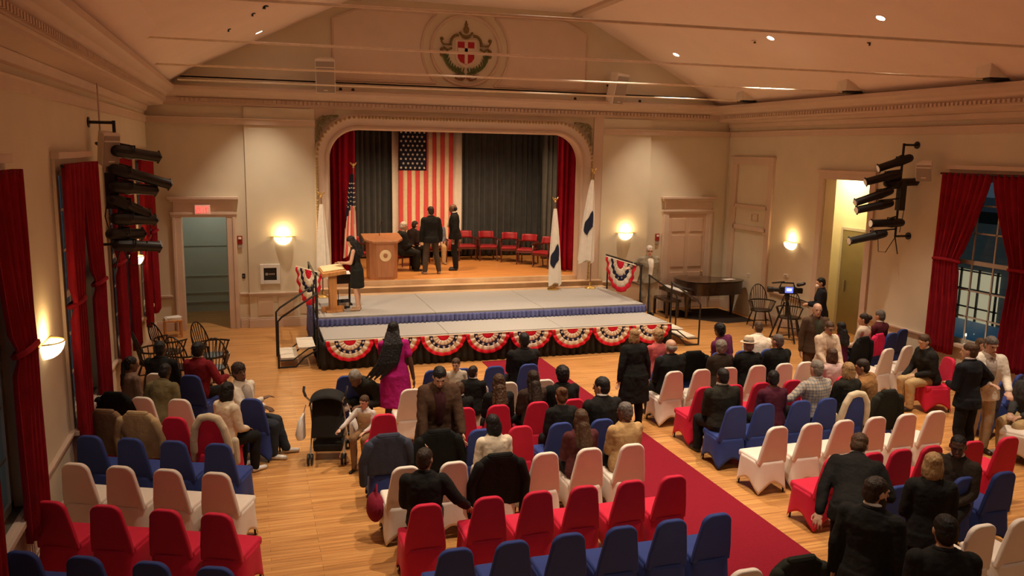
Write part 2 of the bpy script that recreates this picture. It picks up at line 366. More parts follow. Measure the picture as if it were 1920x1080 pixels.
for i in range(46): pts.append((a0, 1.0 + i * (zt - r - 1.0) / 46)); pts.append((a1, 1.0 + i * (zt - r - 1.0) / 46))
for i in range(14): pts += [(a0 + r - r * math.cos(rad(90 * i / 14)), zt - r + r * math.sin(rad(90 * i / 14))), (a1 - r + r * math.cos(rad(90 * i / 14)), zt - r + r * math.sin(rad(90 * i / 14)))]
for i in range(62): pts.append((a0 + r + i * (a1 - a0 - 2 * r) / 61, zt))
for i, (x, z) in enumerate(pts): m.ell((x, -0.125, z), (0.034, 0.022, 0.042), 6, 4)
struct(m.build('trim_7', GOLD))
m = MB()
for sx, ox in ((1, 3.76), (-1, 10.91)):
    oz = 5.12
    for k, (dx, dz, a, l) in enumerate([(0.10, -0.10, 45, 0.13), (0.25, -0.05, 10, 0.12), (0.38, -0.03, 0, 0.10), (0.06, -0.27, 80, 0.12), (0.05, -0.42, 88, 0.11), (0.17, -0.17, 135, 0.10), (0.30, -0.10, 150, 0.07), (0.10, -0.33, 115, 0.07), (0.48, -0.025, 0, 0.06), (0.03, -0.55, 90, 0.06)]):
        Mx = Matrix.Rotation(-rad(a if sx > 0 else 180 - a), 3, 'Y')
        m.ell((ox + sx * dx, -0.10, oz + dz), (l, 0.035, 0.035), 8, 6, Mx)
    m.tube([(ox + sx * (0.14 + 0.08 * math.cos(t)), -0.12, oz - 0.14 + 0.08 * math.sin(t)) for t in [i * 0.5 for i in range(11)]], 0.018, 6)
struct(m.build('trim_8', GOLDG))
m = MB(); m.b2((3.64, -0.05, 0.9), (3.72, 0, 5.26)); m.b2((10.97, -0.05, 0.9), (11.30, 0, 5.26)); m.b2((3.72, -0.03, 5.0), (4.2, 0.0, 5.26)); struct(m.build('trim_9', TRIM, smooth=0))
ECX, ECZ = 7.45, 6.79
m = MB()
arcL = [(ECX + 1.12 * math.cos(rad(a)), ECZ + 1.12 * math.sin(rad(a))) for a in range(131, 228, 6)]
polyL = [(4.19, 5.96), (4.19, 7.36), (4.78, 7.62)] + arcL
arcR = [(ECX + 1.12 * math.cos(rad(a)), ECZ + 1.12 * math.sin(rad(a))) for a in range(-47, 50, 6)]
polyR = [(10.71, 5.96)] + [(8.18, 5.96)] + arcR + [(10.12, 7.64), (10.71, 7.36)]
for poly in (polyL, polyR): m.prism(poly, -0.012, 0, 'y')
struct(m.build('trim_10', PANEL, smooth=0))
m = MB()
for poly in (polyL, polyR):
    pp = [(x, -0.015, z) for x, z in poly]; m.tube(pp + [pp[0]], 0.032, 6)
m.tube([(ECX + 0.88 * math.cos(rad(a)), -0.02, ECZ + 0.84 * math.sin(rad(a))) for a in range(0, 361, 8)], 0.04, 6)
struct(m.build('trim_11', TRIM))

crest = thing('painted_crest', 'painted coat of arms in the round frame high on the gable above the stage', 'crest', (ECX, 0, ECZ))
YC = -0.03
m = MB()
def leaf(m, x, z, a, l, wd=0.3, y=YC): m.ell((x, y, z), (l, 0.012, l * wd), 8, 5, Matrix.Rotation(-rad(a), 3, 'Y'))
m.mi = 0
sh = [(-0.27, 0.26), (0.27, 0.26), (0.27, -0.18), (0.2, -0.32), (0, -0.42), (-0.2, -0.32), (-0.27, -0.18)]
m.prism(sh, -0.03, 0, 'y'); part(m.build('shield_border', PANEL, crest, 0), 'cream border of the shield')
m = MB()
m.prism([(-0.21, 0.21), (0.21, 0.21), (0.21, -0.18), (0.15, -0.27), (0, -0.34), (-0.15, -0.27), (-0.21, -0.18)], -0.045, -0.03, 'y'); part(m.build('shield', CREST_R, crest, 0), 'red shield')
m = MB(); m.b2((-0.04, -0.055, -0.33), (0.04, -0.045, 0.21)); m.b2((-0.21, -0.055, -0.03), (0.21, -0.045, 0.06)); part(m.build('cross', PANEL, crest, 0), 'pale cross on the shield')
m = MB()
m.ell((0, YC, 0.50), (0.08, 0.02, 0.09), 10, 6); m.ell((0, YC, 0.62), (0.045, 0.02, 0.05), 8, 5); m.ell((0.0, YC, 0.69), (0.02, 0.02, 0.03), 6, 4)
m.tube([(0.17 * math.sin(rad(a)), YC, 0.48 - 0.14 * math.cos(rad(a))) for a in range(-75, 76, 15)], 0.026, 6)
m.tube([(0.11 * math.sin(rad(a)), YC, 0.36 - 0.06 * math.cos(rad(a))) for a in range(-75, 76, 15)], 0.016, 6)
for s_ in (-1, 1):
    m.tube([(s_ * (0.22 + 0.17 * math.sin(rad(a))), YC, 0.16 + 0.20 * math.cos(rad(a))) for a in range(-10, 100, 12)], 0.034, 6)
    m.tube([(s_ * 0.36, YC, 0.13), (s_ * 0.58, YC, 0.13), (s_ * 0.63, YC, 0.2), (s_ * 0.6, YC, 0.28)], 0.02, 6)
    m.tube([(s_ * 0.36, YC, 0.05), (s_ * 0.46, YC, 0.0), (s_ * 0.58, YC, 0.06)], 0.028, 6)
    m.tube([(s_ * 0.62, YC, 0.05), (s_ * 0.62, YC, -0.17)], 0.014, 6)
    for z in (0.26, 0.0, -0.12): m.ell((s_ * 0.62, YC, z), (0.05, 0.02, 0.045), 8, 5)
m.mi = 0
part(m.build('scrollwork', OLIVEG, crest), 'olive scrollwork and finial')
m = MB()
for s_ in (-1, 1):
    for k in range(9):
        t = k / 8; x = s_ * (0.10 + 0.42 * math.sin(t * 1.5)); z = -0.52 + 0.42 * t * t
        leaf(m, x + s_ * 0.05, z + 0.03, 60 if s_ > 0 else 120, 0.085, 0.32); leaf(m, x, z - 0.02, (15 + 50 * t) if s_ > 0 else (165 - 50 * t), 0.085, 0.3); leaf(m, x - s_ * .04, z + 0.05, 105 if s_ > 0 else 75, 0.06, 0.32)
    m.tube([(s_ * (0.05 + 0.45 * math.sin(t * 0.15)), YC, -0.54 + 0.4 * (t / 10) ** 2) for t in range(11)], 0.012, 5)
part(m.build('laurel', GREEN, crest), 'green laurel branches')
m = MB()
for s_ in (-1, 1):
    m.tube([(s_ * x, YC, z) for x, z in ((0.02, -0.66), (0.12, -0.71), (0.25, -0.68), (0.33, -0.61), (0.2, -0.6), (0.08, -0.65))], 0.02, 6); leaf(m, s_ * 0.13, -0.71, 0, 0.07, 0.3)
part(m.build('ribbon', mat('crest_ribbon', (0.25, 0.10, 0.05), 0.7), crest), 'red brown ribbon')

# ------------------------------------------------------------------ doors
def door_case(m, x0, x1, zt, wd=0.22, y=0.0):
    m.b2((x0 - wd, y - 0.05, 0), (x0, y, zt)); m.b2((x1, y - 0.05, 0), (x1 + wd, y, zt))
    m.b2((x0 - wd + 0.03, y - 0.075, 0), (x0 - wd + 0.09, y, zt)); m.b2((x1 + wd - 0.09, y - 0.075, 0), (x1 + wd - 0.03, y, zt))
    m.b2((x0 - wd, y - 0.06, zt), (x1 + wd, y, zt + 0.10)); m.b2((x0 - wd + 0.06, y - 0.05, zt + 0.10), (x1 + wd - 0.06, y, zt + 0.36))
    m.b2((x0 - wd - 0.02, y - 0.08, zt + 0.06), (x1 + wd + 0.02, y, zt + 0.12))
    m.b2((x0 - wd - 0.02, y - 0.12, zt + 0.36), (x1 + wd + 0.02, y, zt + 0.42)); m.b2((x0 - wd - 0.06, y - 0.16, zt + 0.42), (x1 + wd + 0.06, y, zt + 0.48))
m = MB(); door_case(m, 0.66, 1.66, 2.69); m.b2((0.64, 0, 0), (0.67, 0.3, 2.7)); m.b2((1.65, 0, 0), (1.68, 0.3, 2.7)); struct(m.build('door_1', TRIM, smooth=0, bevel=0.006))
# passage behind the left doorway
COR = mat('corridor_paint', (0.42, 0.44, 0.38), 0.7, 0.25, 0.03, 2)
m = MB(); m.b2((0.2, 2.3, 0), (2.4, 2.4, 3.2)); m.b2((0.1, 0.3, 0), (0.2, 2.4, 3.2)); m.b2((2.3, 0.3, 0), (2.4, 2.4, 3.2)); m.b2((0.1, 0.3, 3.2), (2.4, 2.4, 3.3))
for z in (0.25, 0.5, 0.95, 1.75): m.b2((0.2, 2.27, z), (2.3, 2.3, z + (0.12 if z == 1.75 else 0.03)))
struct(m.build('wall_passage', COR, smooth=0))
m = MB(); door_case(m, 13.34, 14.52, 2.70, 0.2); struct(m.build('trim_12', TRIM, smooth=0, bevel=0.006))
d2 = struct(empty('door_2', (13.34, 0, 0)))
m = MB(); m.b2((0, -0.02, 0.02), (1.18, 0.02, 2.70))
for x0, x1 in ((0.10, 0.53), (0.65, 1.08)):
    for z0, z1 in ((0.25, 1.05), (1.2, 2.1), (2.2, 2.58)): m.b2((x0, -0.04, z0), (x1, -0.02, z1))
m.build('door_leaf', DOORM, d2, 0, bevel=0.012)
m = MB(); m.ell((1.10, -0.07, 1.05), (0.035, 0.035, 0.035)); m.build('door_knob', BRASS, d2)
# right wall: glazed-in panel frame and open doorway
m = MB()
X = W - 0.06
for a, b, c, d in ((-0.55, -0.33, 0, 4.1), (-2.2, -2.0, 0, 4.1), (-2.2, -0.33, 4.1, 4.27), (-2.05, -0.5, 2.93, 3.03), (-2.05, -0.5, 2.34, 2.46)): m.b2((X, a, c), (W, b, d))
m.b2((W - 0.10, -2.25, 4.24), (W, -0.28, 4.31))
for a, b, c, d in ((-1.62, -1.32, 2.60, 2.62), (-1.62, -1.32, 2.78, 2.80), (-1.62, -1.6, 2.6, 2.8), (-1.34, -1.32, 2.6, 2.8)): m.b2((W - 0.03, a, c), (W, b, d))
struct(m.build('trim_13', TRIM, smooth=0, bevel=0.006))
m = MB()
y0, y1 = RDOOR
for a, b, c, d, dd in ((y0 - 0.17, y0, 0, 3.84, 0.06), (y1, y1 + 0.17, 0, 3.84, 0.06), (y0 - 0.17, y1 + 0.17, 3.84, 4.0, 0.07), (y0 - 0.2, y1 + 0.2, 3.98, 4.05, 0.1)): m.b2((W - dd, a, c), (W, b, d))
m.b2((W, y1 - 0.02, 0), (W + 0.3, y1, 3.84)); m.b2((W, y0, 0), (W + 0.3, y0 + 0.02, 3.84))
struct(m.build('door_3', TRIM, smooth=0, bevel=0.006))
HALLW = mat('hallway_cream', (0.82, 0.73, 0.50), 0.8, 0.2, 0.02, 2)
m = MB(); m.b2((16.5, -6.5, 0), (16.6, -0.9, 4.4)); m.b2((W + 0.3, -1.0, 0), (16.6, -0.9, 4.4)); m.b2((W + 0.3, -6.5, 0), (16.6, -6.4, 4.4)); m.b2((W + 0.3, -6.5, 4.3), (16.6, -0.9, 4.4))
struct(m.build('wall_hallway', HALLW, smooth=0))
LIFT = mat('lift_steel', (0.42, 0.36, 0.22), 0.35, 0.5, 0.05, 3, metal=0.6)
dl = tag(empty('lift_door', (16.44, -4.05, 0)), 'olive brushed metal door standing in the bright hallway beyond the right doorway', 'door')
m = MB(); m.b2((-0.02, -0.62, 0), (0.02, 0.62, 2.55)); m.build('door_leaf', LIFT, dl, 0, bevel=0.01)
m = MB(); m.b2((-0.04, -0.70, 0), (0.05, -0.62, 2.63)); m.b2((-0.04, 0.62, 0), (0.05, 0.70, 2.63)); m.b2((-0.04, -0.62, 2.55), (0.05, 0.62, 2.63)); m.build('door_frame', SASH, dl, 0, bevel=0.01)
m = MB(); m.b2((-0.06, 0.40, 1.0), (-0.02, 0.46, 1.3)); m.build('pull_handle', STEEL, dl, 0)
link_light('hall_lamp', 'POINT', (15.95, -3.6, 3.9), 60, (1.0, 0.84, 0.52), 0.25)
link_light('passage_lamp', 'POINT', (1.25, 1.3, 2.9), 12, (0.95, 0.95, 0.82), 0.2)

# ------------------------------------------------------------------ windows and the night outside
def window(n, x, ya, yb, out):
    wn = struct(empty('window_%d' % n, (x, (ya + yb) / 2, 0))); hw = (yb - ya) / 2; xs = out * 0.12; z0, z1 = 0.85, 4.02
    m = MB()
    for a, b, c, d in ((-hw, -hw + 0.08, z0, z1), (hw - 0.08, hw, z0, z1), (-hw, hw, z0, z0 + 0.08), (-hw, hw, z1 - 0.08, z1), (-hw, hw, 2.38, 2.46)): m.b2((xs - 0.03, a, c), (xs + 0.03, b, d))
    for k in (1, 2, 3):
        y = -hw + 2 * hw * k / 4; m.b2((xs - 0.015, y - 0.014, z0), (xs + 0.015, y + 0.014, z1))
    for z in (1.37, 1.88, 2.98, 3.5): m.b2((xs - 0.015, -hw, z - 0.014), (xs + 0.015, hw, z + 0.014))
    m.build('window_sash', SASH, wn, 0)
    m = MB(); m.b2((xs - 0.004, -hw + 0.05, z0 + 0.05), (xs + 0.004, hw - 0.05, z1 - 0.05)); m.build('window_pane', GLASS, wn, 0)
    m = MB(); o = -out * 0.0
    for a, b, c, d, t in ((-hw - 0.14, -hw, z0 - 0.05, z1, 0.04), (hw, hw + 0.14, z0 - 0.05, z1, 0.04), (-hw - 0.14, hw + 0.14, z1, z1 + 0.14, 0.04), (-hw - 0.17, hw + 0.17, z1 + 0.14, z1 + 0.22, 0.10), (-hw - 0.16, hw + 0.16, z0 - 0.06, z0, 0.10)):
        m.b2((-out * t, a, c), (0.0, b, d))
    m.b2((0, -hw, z0 - 0.02), (out * 0.12, hw, z0))
    m.build('window_casing', TRIM, wn, 0, bevel=0.006)
for i, (a, b) in enumerate(LWIN): window(i + 1, 0.0, a, b, -1)
window(5, W, RWIN[0], RWIN[1], 1)
def curtain_pair(label, x, ya, yb, into, z0=0.62, z1=4.1, zt=2.42, k=0.5):
    c = thing('curtain', label, 'curtain', (x, (ya + yb) / 2, 0), 0, 'crimson window curtains'); hw = (yb - ya) / 2
    for sd in (-1, 1):
        m = MB(); rows = []
        NZ, NU = 26, 44
        for i in range(NZ + 1):
            z = z1 + (z0 - z1) * i / NZ
            if z > zt: t = (z1 - z) / (z1 - zt); wd = hw * (1 - k * t ** 1.25)
            else: t = (zt - z) / (zt - z0); wd = hw * ((1 - k) + 0.07 * math.sin(t * PI * 0.5))
            amp = 0.028 + 0.012 * (hw / wd)
            if abs(z - zt) < 0.12: amp *= 0.6
            row = []
            for j in range(NU + 1):
                u = j / NU; ph = u * 8 * 2 * PI
                y = sd * (hw - wd * u); xx = into * (0.13 + amp * math.sin(ph + 0.3 * math.sin(z * 2)) + (0.02 if abs(z - zt) < 0.12 else 0))
                row.append(Vector((xx, y, z)))
            rows.append(row)
        m.rings(rows, cap=False, loop=False)
        p_ = m.build('curtain_panel', CURT, c, 60, fix=False); sd_ = p_.modifiers.new('thick', 'SOLIDIFY'); sd_.thickness = 0.012
        m = MB(); yo = sd * (hw * 1.0 - hw * (1 - k) * 0.5); hwid = hw * (1 - k) * 0.5 + 0.03
        m.tube([(into * (0.13 + 0.075 * math.sin(t)), yo + hwid * math.cos(t), zt + 0.03 * math.sin(t)) for t in [i * 2 * PI / 20 for i in range(21)]], 0.03, 6)
        m.build('tieback', CURT, c)
    m = MB(); m.tube([(into * 0.13, -hw - 0.06, z1 - 0.02), (into * 0.13, hw + 0.06, z1 - 0.02)], 0.018, 8); m.build('curtain_rod', BLACK, c)
curtain_pair('crimson curtain at the window nearest the camera on the left wall', 0, -13.75, -11.62, 1)
curtain_pair('crimson curtain beside the brightest bowl sconce on the left wall', 0, -9.68, -7.5, 1)
curtain_pair('crimson curtain behind the hanging spotlight bank on the left wall', 0, -6.08, -3.9, 1)
curtain_pair('crimson curtain closest to the stage corner on the left wall', 0, -2.5, -0.35, 1)
curtain_pair('crimson curtain parted over the dark window on the right wall', W, -10.02, -7.76, -1)
# night outside the right window
m = MB(); m.b2((17.5, -40, -1.2), (60, 30, -1.0)); ASPH = mat('night_ground', (0.05, 0.08, 0.11), 0.8); struct(m.build('ground_outside', ASPH, smooth=0))
nb = thing('neighbouring_building', 'dim building across the street with tall lit windows seen through the right window', 'building', (20.5, -4.6, -1.0), 0)
BRKM = mat('glowing_siding', (0.10, 0.12, 0.12), 0.9, 0.2, 0.2, 3, emit=0.05, ecol=(0.16, 0.20, 0.20))  # siding given a faint glow in place of light falling on it
m = MB(); m.b2((0.0, -9, 0), (6, 9, 4.0))
for z in [0.2 + 0.16 * k for k in range(23)]: m.b2((-0.03, -9, z), (0.0, 9, z + 0.13))
m.build('wall', BRKM, nb, 0)
m = MB(); m.b2((-0.5, -9.3, 3.75), (6.4, 9.3, 4.05)); m.build('eave', BLACK, nb, 0)
LITW = mat('lit_window_glow', (1, 0.85, 0.55), 0.6, 0.2, 0.05, 3, emit=0.34, ecol=(1.0, 0.78, 0.46))
for k in range(6):
    y0 = -8.2 + k * 2.75
    m = MB(); m.b2((-0.08, y0, 1.0), (-0.03, y0 + 1.75, 2.45)); wf = m.build('lit_window', LITW, nb, 0)
    m = MB()
    for q in (0.0, 0.56, 1.13, 1.69): m.b2((-0.13, y0 + q, 0.95), (-0.08, y0 + q + 0.04, 2.5))
    for q in (0.0, 0.48, 0.96, 1.44): m.b2((-0.13, y0 - 0.05, 0.97 + q), (-0.08, y0 + 1.8, 1.005 + q))
    m.build('window_bars', BLACK, wf, 0)
m = MB(); m.prism([(0, 0), (0, 1.25), (0.3, 1.4), (3.2, 1.4), (3.8, 0.9), (4.2, 0.8), (4.2, 0)], -0.9, 0.9, 'y')
car = m.build('parked_van', mat('glowing_blue_paint', (0.05, 0.16, 0.30), 0.35, 0.5, 0.05, 4, emit=0.08, ecol=(0.1, 0.3, 0.5)), None, 30, bevel=0.12, seg=3); car.location = (18.3, -7.4, -1.0); car.rotation_euler = (0, 0, rad(88)); tag(car, 'blue van parked in the dark just outside the right window', 'van')  # van body glows faintly, standing in for light outside
# electric candles on the sill
for i, y in enumerate((-8.55, -9.0, -9.42)):
    c = thing('window_candle', 'electric candle on the right window sill, %s' % ('nearest the stage', 'middle one of three', 'nearest the camera')[i], 'candle', (W + 0.02, y, 0.85), 0, 'electric candles on the right sill')
    m = MB(); m.lathe([(0.04, 0), (0.04, 0.015), (0.012, 0.03), (0.012, 0.16), (0.0125, 0.17)], n=10); m.build('candlestick', SILK, c)
    m = MB(); m.ell((0, 0, 0.195), (0.012, 0.012, 0.026), 8, 6); m.build('bulb', FLAME, c)
# ------------------------------------------------------------------ stage house
m = MB(); m.b2((2.6, 0.02, 0.0), (12.4, 6.0, 1.05)); struct(m.build('floor_stage', STAGEM, smooth=0))
m = MB(); m.b2((3.7, -0.30, 0), (11.26, 0.02, 0.93)); m.b2((3.7, -0.58, 0), (11.26, -0.30, 0.80)); m.b2((3.7, -0.03, 0.93), (11.26, 0.06, 1.055))
struct(m.build('trim_14', STEPM, smooth=0, bevel=0.01))
SW = mat('stage_dark_paint', (0.05, 0.045, 0.04), 0.9, 0.2, 0.1, 3)
m = MB(); m.b2((2.5, 0.3, 0), (2.6, 6.0, 6.2)); m.b2((12.4, 0.3, 0), (12.5, 6.0, 6.2)); m.b2((2.5, 5.9, 0), (12.5, 6.0, 6.2)); m.b2((2.5, 0.3, 6.1), (12.5, 6.0, 6.2)); struct(m.build('wall_stage', SW, smooth=0))
def drape(name, label, x0, x1, y, z0, z1, mt, pleats, amp=0.06, bow=0.0, group=None):
    m = MB(); n = int(pleats * 10); rows = []
    for i in range(8):
        z = z1 + (z0 - z1) * i / 7; row = []
        for j in range(n + 1):
            u = j / n; ph = u * pleats * 2 * PI
            row.append(Vector((x0 + (x1 - x0) * u + 0.02 * math.sin(ph * 0.37), y + amp * (0.8 + 0.2 * math.sin(j * 0.7)) * math.sin(ph + 0.5 * math.sin(u * 11)) + 0.02 * math.sin(i * 0.8 + u * 20), z)))
        rows.append(row)
    m.rings(rows, cap=False, loop=False)
    o = m.build(name, mt, None, 60, fix=False); sd = o.modifiers.new('thick', 'SOLIDIFY'); sd.thickness = 0.01
    return tag(o, label, 'curtain', group)
drape('stage_curtain', 'deep red stage curtain gathered at the left of the stage opening', 3.3, 4.74, 0.75, 1.07, 5.6, CURT2, 9, 0.07)
drape('stage_curtain', 'deep red stage curtain gathered at the right of the stage opening', 10.28, 11.6, 0.75, 1.07, 5.6, CURT2, 8, 0.07)
drape('back_drape', 'slate grey pleated drape at the stage back left of the big flag', 4.2, 6.5, 4.35, 1.08, 5.7, DRAPE, 13, 0.07)
drape('back_drape', 'slate grey pleated drape at the stage back right of the big flag', 8.3, 12.3, 4.35, 1.08, 5.7, DRAPE, 21, 0.07)
drape('side_drape', 'lighter grey drape leg at the right edge of the stage back', 10.75, 11.55, 3.3, 1.08, 5.7, mat('grey_drape_leg', (0.13, 0.13, 0.12), 0.9, 0.2, 0.1, 5), 5, 0.06)
drape('white_backing_cloth', 'plain white cloth hanging behind the big flag', 6.28, 8.44, 4.16, 1.25, 4.95, SILK, 7, 0.02)
# the big hanging flag
big = thing('hanging_flag', 'large stars and stripes flag hanging vertically at the back of the stage', 'flag', (6.46, 4.04, 0))
fw, fz0, fz1 = 1.66, 1.3, 4.92
def rip(x, z): return 0.02 * math.sin(x * 9 + z * 0.6) + 0.012 * math.sin(z * 5 + x * 3)
m = MB(); sx = fw / 13
for k in range(13):
    m.mi = k % 2; rows = []
    for i in range(13):
        z = fz1 + (fz0 - fz1) * i / 12
        rows.append([Vector((sx * (k + j / 3), rip(sx * (k + j / 3), z), z)) for j in range(4)])
    m.rings(rows, cap=False, loop=False)
o = m.build('stripes', [FLGR, FLGW], big, 60, fix=False); sd = o.modifiers.new('thick', 'SOLIDIFY'); sd.thickness = 0.006
m = MB(); rows = []
ux1, uz0 = sx * 6.6, 3.72
for i in range(9):
    z = fz1 + (uz0 - fz1) * i / 8; rows.append([Vector((ux1 * j / 12, rip(ux1 * j / 12, z) - 0.012, z)) for j in range(13)])
m.rings(rows, cap=False, loop=False); o = m.build('union_field', FLGB, big, 60, fix=False); sd = o.modifiers.new('thick', 'SOLIDIFY'); sd.thickness = 0.006
def star(m, x, y, z, r, axis='y'):
    P_ = [(r * (1 if i % 2 == 0 else 0.42) * math.sin(i * PI / 5), r * (1 if i % 2 == 0 else 0.42) * math.cos(i * PI / 5)) for i in range(10)]
    vs = [(x + a, y, z + b) for a, b in P_] + [(x, y, z)]
    m.add(vs, [(i, (i + 1) % 10, 10) for i in range(10)])
m = MB()
for r_ in range(9):
    for c_ in range(6 if r_ % 2 == 0 else 5):
        x = ux1 * ((c_ + 0.5) / 6 if r_ % 2 == 0 else (c_ + 1) / 6); z = fz1 - (fz1 - uz0) * (r_ + 0.6) / 9.2
        star(m, x, rip(x, z) - 0.024, z, 0.048)
m.build('stars', SILK, big, 0, fix=False)
m = MB(); m.tube([(4.2, 3.9, 5.0), (11.5, 3.9, 5.0)], 0.03, 8); bt = m.build('pipe', BLACK); tag(bt, 'dark batten pipe with pale clamps spanning the stage above the flag', 'pipe')
m = MB()
for x in (5.2, 5.65, 6.1, 8.6, 9.3): m.box((x, 3.88, 5.02), (0.3, 0.08, 0.12))
m.build('clamp', GRILL, bt, 0)

# ------------------------------------------------------------------ platform in front of the stage
xs = [3.5, 6.03, 8.56, 11.12]
pos = ('left', 'middle', 'right')
for i in range(3):
    for lv, (ya, yb, z) in enumerate(((-4.30, -3.06, 0.60), (-3.05, -0.60, 0.80))):
        d = thing('platform_deck', 'grey carpeted %s platform deck, %s of three' % (('lower', 'upper')[lv], pos[i]), 'platform', ((xs[i] + xs[i + 1]) / 2, (ya + yb) / 2, 0), 0, 'modular platform decks')
        hx, hy = (xs[i + 1] - xs[i]) / 2 - 0.004, (yb - ya) / 2
        m = MB(); m.b2((-hx, -hy, z - 0.06), (hx, hy, z)); m.build('deck_top', DECK, d, 0, bevel=0.006)
        m = MB(); m.b2((-hx, -hy, z - 0.09), (hx, hy, z - 0.06)); m.build('deck_frame', BLACK, d, 0)
        for a in (-1, 1):
            for b in (-1, 1):
                m = MB(); m.tube([(a * (hx - 0.1), b * (hy - 0.1), 0), (a * (hx - 0.1), b * (hy - 0.1), z - 0.08)], 0.025, 8); m.build('leg', BLACK, d)
def skirt(name, label, pts, z0, z1, mt, pleat=0.09, amp=0.022):
    m = MB(); L_ = [0]
    for a, b in zip(pts, pts[1:]): L_.append(L_[-1] + (Vector(b) - Vector(a)).length)
    n = int(L_[-1] / pleat * 6); rows = []
    for i in range(5):
        row = []
        for j in range(n + 1):
            s_ = L_[-1] * j / n; k = 0
            while k < len(pts) - 2 and s_ > L_[k + 1]: k += 1
            a, b = Vector(pts[k]), Vector(pts[k + 1]); t = (b - a).normalized(); nn = Vector((t.y, -t.x)); q = a + t * (s_ - L_[k])
            f = amp * (0.5 + 0.5 * i / 4 + 0.25 * math.sin(j * 0.31)) * math.sin(j * 2 * PI / 6 + 1.1 * math.sin(j * 0.05))
            row.append(Vector((q.x + nn.x * (f + 0.02 * i / 4), q.y + nn.y * (f + 0.02 * i / 4), z1 + (z0 - z1) * i / 4)))
        rows.append(row)
    m.rings(rows, cap=False, loop=False); o = m.build(name, mt, None, 60, fix=False); sd = o.modifiers.new('thick', 'SOLIDIFY'); sd.thickness = 0.006
    return tag(o, label, 'skirt')
skirt('platform_skirt', 'blue pleated skirt below the edge of the upper platform', [(3.46, -0.6), (3.46, -3.10), (11.15, -3.10), (11.15, -0.6)][0:4], 0.605, 0.77, SKIRTB, 0.10, 0.034)
skirt('platform_skirt', 'blue pleated skirt hanging down the left side of the upper platform', [(3.44, -0.6), (3.44, -3.02)], 0.01, 0.60, SKIRTB, 0.085, 0.02)
skirt('platform_skirt', 'black pleated skirt behind the buntings of the lower platform', [(3.45, -3.1), (3.45, -4.36), (11.17, -4.36), (11.17, -3.1)], 0.005, 0.57, SKIRTK, 0.16, 0.035)
# bunting fans
def fan_mesh(R, H, bands, seg=64, pl=18, drop=0.0):
    m = MB(); rr = [0.02] + [b[0] for b in bands]
    for k in range(len(bands)):
        m.mi = bands[k][1]; sub = 3; rows = []
        for q in range(sub + 1):
            t = rr[k] + (rr[k + 1] - rr[k]) * q / sub; row = []
            for j in range(seg + 1):
                a = PI + PI * j / seg; am = 0.022 * t
                row.append(Vector((R * t * math.cos(a), -0.03 - am * math.sin(j * pl * 2 * PI / seg / 2.0) - 0.02 * t * math.sin(a) * -1, H * t * math.sin(a))))
            rows.append(row)
        m.rings(rows, cap=False, loop=False)
    return m
FB = [(0.26, 0), (0.48, 1), (0.64, 2), (0.84, 1), (1.0, 0)]
proto = None
fn = ['first from the left', 'second from the left', 'third from the left', 'fourth from the left', 'fifth from the left', 'sixth from the left', 'seventh from the left', 'rightmost, by the right steps']
def bunting(R, H, name='bunting'):
    b = empty(name)
    o = fan_mesh(R, H, FB).build('fan', [BRED, BWHT, BBLU], b, 60, fix=False); sd = o.modifiers.new('thick', 'SOLIDIFY'); sd.thickness = 0.004
    m = MB()
    for k in range(7):
        a = PI + PI * (k + 0.5) / 7; star(m, R * 0.56 * math.cos(a), -0.075, H * 0.56 * math.sin(a), 0.036)
    m.build('stars', BWHT, b, 0, fix=False)
    m = MB(); m.tube([(-R, -0.03, 0), (R, -0.03, 0)], 0.012, 6); m.build('header_tape', BWHT, b)
    return b
for i in range(8):
    x = 3.52 + 7.6 * (i + 0.5) / 8
    if proto is None:
        proto = bunting(0.475, 0.43); proto.location = (x, -4.385, 0.595); tag(proto, 'red white and navy fan bunting on the lower platform, ' + fn[0], 'bunting', 'fan buntings along the platform'); reg(proto)
    else: dup(proto, (x, -4.385, 0.595), 0, 'red white and navy fan bunting on the lower platform, ' + fn[i])
# guard rails and steps
def railing(label, pts_list, loc=(0, 0, 0)):
    t = thing('guard_rail', label, 'railing', loc)
    for nm, pts, r in pts_list:
        m = MB(); m.tube(pts, r, 8); m.build(nm, BLACK, t)
    return t
railing('black guard rail carrying a bunting on the right side of the upper platform', [('post', [(11.17, -0.8, 0.0), (11.17, -0.8, 1.68)], 0.022), ('post', [(11.17, -2.75, 0.0), (11.17, -2.75, 1.68)], 0.022), ('top_rail', [(11.17, -0.7, 1.68), (11.17, -2.8, 1.68)], 0.024), ('mid_rail', [(11.17, -0.8, 1.2), (11.17, -2.75, 1.2)], 0.016)])
railing('black guard rail carrying a bunting on the left side of the upper platform', [('post', [(3.47, -0.8, 0.0), (3.47, -0.8, 1.66)], 0.022), ('post', [(3.47, -2.9, 0.0), (3.47, -2.9, 1.66)], 0.022), ('top_rail', [(3.47, -0.7, 1.66), (3.47, -2.9, 1.66)], 0.024), ('mid_rail', [(3.47, -0.8, 1.2), (3.47, -2.9, 1.2)], 0.016)])
